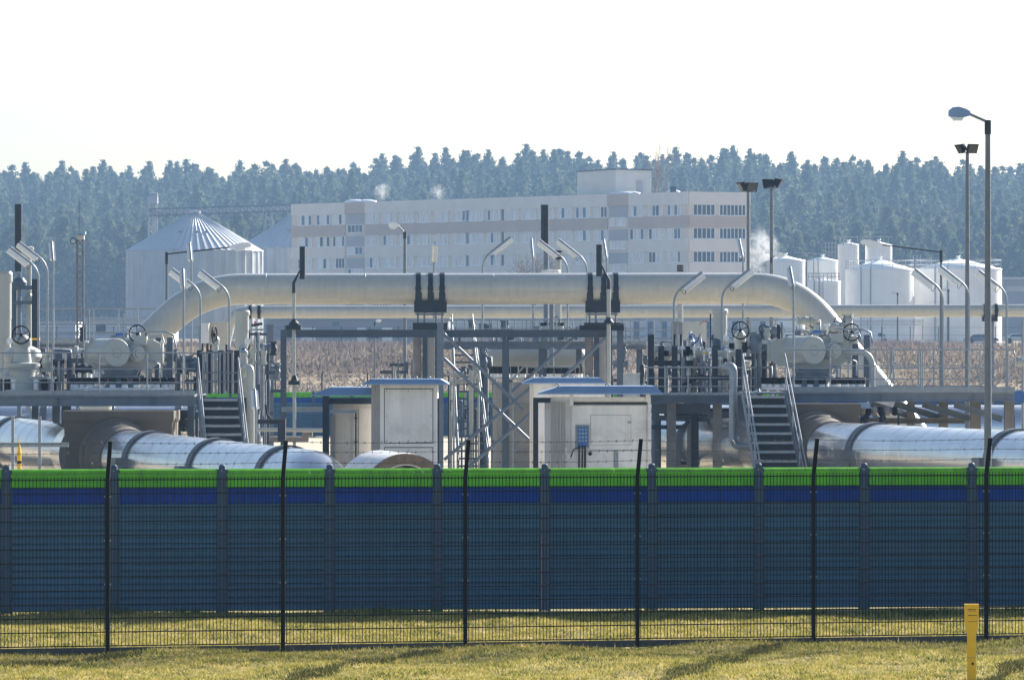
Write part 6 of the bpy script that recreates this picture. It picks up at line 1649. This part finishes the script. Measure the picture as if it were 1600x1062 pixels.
# ------------------------------------------------------------------ vehicles on the road
def vehicle(name, label, cat, px0, px1, ytop, Z, paint, van):
    x0, x1 = X(px0, Z), X(px1, Z); L = x1 - x0; gz = ground_z((x0 + x1) / 2, Z) + 0.03; zt = H(ytop, Z); h = zt - gz
    t = thing(name, ((x0 + x1) / 2, Z, gz), label, cat, 'vehicles parked on the road')
    prof = ([(0, .18), (0, .9), (.03, 1), (.70, 1), (.80, .93), (.90, .58), (.985, .48), (1, .2)] if van else
            [(0, .25), (.01, .6), (.14, .68), (.28, .97), (.42, 1), (.58, .97), (.72, .68), (.95, .58), (1, .3)])
    w_ = 1.0 if van else 0.9; vs = []
    for dy in (-w_, w_):
        for (u, v) in prof: vs.append((x0 + u * L, Z + dy * (0.96 if v > 0.7 else 1), gz + v * h))
    n = len(prof)
    mm = MB(); mm.add(vs, [tuple(range(n)), tuple(reversed(range(n, 2 * n)))] + [(k, n + k, n + (k + 1) % n, (k + 1) % n) for k in range(n)]); bd = mm.build('body', M[paint], t)
    mm = MB()
    gl = [(.66, .88), (.78, .88), (.86, .6), (.66, .6)] if van else [(.24, .90), (.58, .92), (.68, .70), (.18, .70)]
    v2 = [(x0 + u * L, Z - w_ - 0.01, gz + v * h) for u, v in gl]
    mm.add(v2 + [(a, b + 0.03, c) for a, b, c in v2], [(3, 2, 1, 0), (4, 5, 6, 7)] + [(k, (k + 1) % 4, 4 + (k + 1) % 4, 4 + k) for k in range(4)]); mm.build('window', M['glassdark'], t)
    for u in (.18, .82):
        for s in (-1, 1):
            mm = MB(); mm.lathe((x0 + u * L, Z + s * (w_ - 0.1), gz + 0.34), (0, s, 0), [(-0.1, 0.34), (0.12, 0.34), (0.12, 0.2)], 16); mm.build('wheel', M['rubber'], t)
    mm = MB(); mm.box((x1 - 0.06, Z - w_ * 0.7, gz + h * 0.42), (0.1, 0.3, 0.14)); mm.build('headlight', M['lens'], t)
    return t
vehicle('parked_van', 'white panel van on the road in front of the white tanks', 'van', 1330, 1392, 518, 600, 'carwhite', True)
vehicle('parked_car', 'grey blue car on the road behind the floodlight mast at the right', 'car', 1506, 1560, 522, 600, 'carblue', False)
vehicle('parked_car', 'silver car on the road right of the nearest street lamp', 'car', 1566, 1622, 521, 600, 'carsilver', False)
# thin rear fence on the road bank
t = thing('wire_fence', (0, 396, ground_z(0, 396)), 'thin post and wire fence along the road bank beyond the far wall', 'fence')
mm = MB()
for i in range(-22, 23):
    x = i * 2.2; z = ground_z(x, 396); mm.tube([(x, 396, z), (x, 396, z + 1.9)], 0.03, 5)
mm.build('post', M['dark'], t)
mm = MB()
for h_ in (0.6, 1.2, 1.8): mm.tube([(-48, 396, ground_z(0, 396) + h_), (48, 396, ground_z(0, 396) + h_)], 0.012, 4)
mm.build('wire', M['dark'], t)
# dark poles of the inner fence near the far wall
t = thing('post_row', (X(480, 272), 272, 0), 'row of black fence posts behind the far plank wall', 'fence')
for p in (430, 503, 574, 1008, 645):
    mm = MB(); mm.tube([Vector((X(p, 272), 272, 0)), P(p, 586, 272), P(p + 1, 582, 272)], 0.035, 6); mm.build('post', M['black'], t)
mm = MB()
for y in (588, 594, 600): mm.tube([P(400, y, 272), P(1050, y, 272)], 0.01, 4)
mm.build('wire', M['black'], t)

# ------------------------------------------------------------------ forest
def pine_mesh(seed, hgt, full=True):
    rg = np.random.default_rng(seed)
    quads = []
    cb = 0.30 * hgt
    Rm = hgt * rg.uniform(0.105, 0.16)
    nb = 190 if full else 120
    top = rg.uniform(0.2, 0.4); po = rg.uniform(1.0, 2.0)
    for i in range(nb):
        f = rg.uniform(0, 1) ** 0.8
        z = cb + (hgt - cb) * f
        env = Rm * (0.6 + 0.4 * min(1, f / 0.35)) * max(0.0, 1 - max(0, (f - top) / (1.02 - top)) ** po)
        env = max(env, Rm * 0.07)
        a = rg.uniform(0, 2 * np.pi); rr = env * rg.uniform(0.35, 1.15)
        c = np.array([rr * np.cos(a), rr * np.sin(a), z + rr * 0.12])
        cs = (0.85 - 0.46 * f ** 2) * rg.uniform(0.65, 1.25) * hgt / 18
        for q in range(11):
            p = c + rg.normal(0, 1, 3) * np.array([1, 1, 0.6]) * cs * 0.6
            u = rg.normal(0, 1, 3); u /= np.linalg.norm(u); v = np.cross(u, rg.normal(0, 1, 3)); v /= np.linalg.norm(v)
            s = cs * rg.uniform(0.3, 0.66)
            quads += [p - u * s - v * s * .45, p + u * s * .8 - v * s * .6, p + u * s + v * s * .5, p - u * s * .7 + v * s * .55]
    for i in range(6):      # leader shoot at the tip
        p = np.array([rg.normal(0, .06), rg.normal(0, .06), hgt - 0.4 + i * 0.17]); s = 0.36 - i * 0.05
        u = np.array([np.cos(i * 2.1), np.sin(i * 2.1), .2]); v = np.array([0, 0, 1.])
        quads += [p - u * s, p - v * s * .6, p + u * s, p + v * s]
    return np.array(quads)
def pine_trunk(hgt):
    mm = MB(); mm.tube([(0, 0, -0.5), (0.05, 0, hgt * .4), (0, 0.05, hgt * .75), (0, 0, hgt * .98)], [0.24, 0.17, 0.09, 0.02], 7)
    for k in range(7):
        z = hgt * (.25 + .08 * k); a = k * 2.4; L = hgt * .09
        mm.tube([(0, 0, z), (L * math.cos(a), L * math.sin(a), z + L * .35)], [0.06, 0.02], 5)
    return mm
kinds = []
hs = [20, 21.5, 23.5, 20.5, 25, 22.5, 18.2]
for i, h in enumerate(hs): kinds.append((pine_mesh(10 + i, h), pine_mesh(40 + i, h, False), pine_trunk(h)))
trees = []
rt = random.Random(11)
row = 0; y = 1070.0
while y < 1600:
    halfw = y * 0.1 + 16
    sp = 4.9 if y < 1240 else 5.6
    x = -halfw + rt.uniform(0, sp)
    while x < halfw:
        yy = y + rt.uniform(-4.5, 4.5); xx = x + rt.uniform(-1.4, 1.4)
        px = 800 + xx * F / yy
        if True:
            trees.append((xx, yy, rt.randrange(len(hs)), rt.uniform(0, 6.28), rt.uniform(.84, 1.08)))
        x += sp * rt.uniform(0.7, 1.3)
    y += 11.5 if y < 1240 else 14.5
trees.sort(key=lambda q: q[1])
near = [q for q in trees if abs(q[0]) * F / q[1] < 815][:300]
ns = set(id(q) for q in near)
cm, tm = [], []
for (cq, cf, tk) in kinds:
    me = bpy.data.meshes.new('crown'); nv = len(cq)
    me.vertices.add(nv); me.vertices.foreach_set('co', cq.astype(np.float32).ravel()); me.loops.add(nv); me.loops.foreach_set('vertex_index', np.arange(nv, dtype=np.int32)); me.polygons.add(nv // 4); me.polygons.foreach_set('loop_start', np.arange(0, nv, 4, dtype=np.int32)); me.update(calc_edges=True)
    me.materials.append(M['pine']); cm.append(me)
    me = bpy.data.meshes.new('trunk'); me.from_pydata(tk.v, [], tk.f); me.polygons.foreach_set('use_smooth', tk.sm); me.materials.append(M['bark']); tm.append(me)
for (x, y, k, a, s) in near:
    e = bpy.data.objects.new('pine_tree', None); C.objects.link(e); e.location = (x, y, ground_z(x, y)); e.rotation_euler = (0, 0, a); e.scale = (s, s, s)
    e['label'] = 'tall hazy pine in the front rows of the forest behind the buildings'; e['category'] = 'tree'; e['group'] = 'pines at the near edge of the forest'
    for nm, me in (('trunk', tm[k]), ('crown', cm[k])):
        o = bpy.data.objects.new(nm, me); C.objects.link(o); o.parent = e
chunks = []
for q in trees:
    if id(q) in ns: continue
    x, y, k, a, s = q
    v = kinds[k][1]; ca, sa = math.cos(a), math.sin(a)
    w_ = np.empty_like(v); w_[:, 0] = (v[:, 0] * ca - v[:, 1] * sa) * s + x; w_[:, 1] = (v[:, 0] * sa + v[:, 1] * ca) * s + y; w_[:, 2] = v[:, 2] * s + ground_z(x, y)
    chunks.append(w_)
kind(np_object('pine_forest', np.concatenate(chunks), 4, M['pine']), 'stuff')

def bare_tree(name, label, base, hgt, seed, spread, r0, poplar=False, depth=5, z=None):
    rg = random.Random(seed); mm = MB(); tr = MB()
    def grow(p, d, L, r, lev):
        q = p + d * L
        (tr if lev == 0 else mm).tube([p, (p + q) / 2 + Vector((rg.uniform(-.04, .04) * L, 0, 0)), q], [r, r * .8, r * .6], 5 if lev < 3 else 3, False)
        if lev >= depth: return
        n = 3 if lev else 5
        for i in range(n):
            a = rg.uniform(0, 6.28); sp = spread * rg.uniform(.5, 1.2)
            nd = (d + Vector((math.cos(a), math.sin(a), 0.15 if not poplar else 0.6)) * sp).normalized()
            st = p.lerp(q, rg.uniform(.45, 1.0) if lev or poplar else rg.uniform(0.6, 1))
            grow(st, nd, L * rg.uniform(.55, .8), r * .55, lev + 1)
    b = Vector(base)
    grow(b, Vector((0, 0, 1)), hgt * (.5 if poplar else .3), r0, 0)
    t = thing(name, b, label, 'tree')
    tr.build('trunk', M['twig'], t); mm.build('crown', M['twig'], t)
    return t
x = X(1018, 775); bare_tree('bare_poplar', 'tall leafless reddish poplar rising behind the roof box of the office block', (x, 775, ground_z(x, 775)), 23, 5, .15, .3, True, 4)
x = X(1028, 780); bare_tree('bare_poplar', 'shorter leafless poplar just right of the tall reddish one', (x, 780, ground_z(x, 780)), 20, 6, .15, .28, True, 4)
x = X(835, 640); bare_tree('bare_tree', 'round leafless tree in front of the office block above the thick pipe', (x, 640, ground_z(x, 640)), 18, 8, .75, .32, False, 5)
x = X(600, 640); bare_tree('bare_tree', 'small leafless tree in front of the left stair bay of the office block', (x, 640, ground_z(x, 640)), 12, 9, .7, .24, False, 4)

# ------------------------------------------------------------------ steam
def steam_mat(dens):
    m = bpy.data.materials.new('white steam'); m.use_nodes = True
    nt = m.node_tree; nt.nodes.remove(nt.nodes['Principled BSDF'])
    pv = nt.nodes.new('ShaderNodeVolumePrincipled'); pv.inputs['Color'].default_value = (1, 1, 1, 1); pv.inputs['Anisotropy'].default_value = 0.2
    tc = nt.nodes.new('ShaderNodeTexCoord'); n = nt.nodes.new('ShaderNodeTexNoise'); n.inputs['Scale'].default_value = 0.8; n.inputs['Detail'].default_value = 7; n.inputs['Distortion'].default_value = 1.4
    nt.links.new(tc.outputs['Object'], n.inputs['Vector'])
    mr = nt.nodes.new('ShaderNodeMapRange'); mr.inputs['From Min'].default_value = 0.42; mr.inputs['From Max'].default_value = 0.64; mr.inputs['To Max'].default_value = dens
    nt.links.new(n.outputs['Fac'], mr.inputs['Value'])
    mp = nt.nodes.new('ShaderNodeMapping'); mp.inputs['Location'].default_value = (-1, -1, -1); mp.inputs['Scale'].default_value = (2, 2, 2); nt.links.new(tc.outputs['Generated'], mp.inputs['Vector'])
    ln = nt.nodes.new('ShaderNodeVectorMath'); ln.operation = 'LENGTH'; nt.links.new(mp.outputs[0], ln.inputs[0])
    fr = nt.nodes.new('ShaderNodeMapRange'); fr.interpolation_type = 'SMOOTHSTEP'; fr.inputs['From Min'].default_value = 0.98; fr.inputs['From Max'].default_value = 0.15
    nt.links.new(ln.outputs['Value'], fr.inputs['Value'])
    mu = nt.nodes.new('ShaderNodeMath'); mu.operation = 'MULTIPLY'; nt.links.new(mr.outputs[0], mu.inputs[0]); nt.links.new(fr.outputs[0], mu.inputs[1])
    nt.links.new(mu.outputs[0], pv.inputs['Density'])
    nt.links.new(pv.outputs[0], nt.nodes['Material Output'].inputs['Volume'])
    return m
M['steam'] = steam_mat(1.1)
def steam(label, px, py, wpx, hpx, Z, lean):
    c = P(px, py, Z); a = wpx * Z / F / 2; b = hpx * Z / F / 2; n = 20; mm = MB()
    ax = Vector((lean, 0, 1)).normalized()
    mm.rev(c, ax, [(b * math.sin(-math.pi / 2 + math.pi * i / 14), a * math.cos(-math.pi / 2 + math.pi * i / 14)) for i in range(15)], n)
    o = mm.build('steam_plume', M['steam']); tag(o, label, 'steam', 'steam plumes'); return o
steam('small white steam puff above the left part of the office roof', 597, 300, 26, 44, 757, 0.9)
steam('small white steam puff above the middle of the office roof', 684, 301, 24, 40, 750, 1.3)
steam('big white steam plume rising between the office block and the tanks', 1192, 404, 66, 120, 640, -0.12)

# ------------------------------------------------------------------ haze: the air itself
mm = MB(); mm.box((0, 950, 46.5), (1700, 2100, 96))
hz = mm.build('haze', None if False else M['galv'])
hm = bpy.data.materials.new('pale air'); hm.use_nodes = True
nt = hm.node_tree; nt.nodes.remove(nt.nodes['Principled BSDF'])
pv = nt.nodes.new('ShaderNodeVolumePrincipled'); pv.inputs['Color'].default_value = (0.40, 0.64, 0.97, 1); pv.inputs['Density'].default_value = 0.00024; pv.inputs['Anisotropy'].default_value = 0.0
nt.links.new(pv.outputs[0], nt.nodes['Material Output'].inputs['Volume'])
hz.data.materials.clear(); hz.data.materials.append(hm); kind(hz, 'stuff')
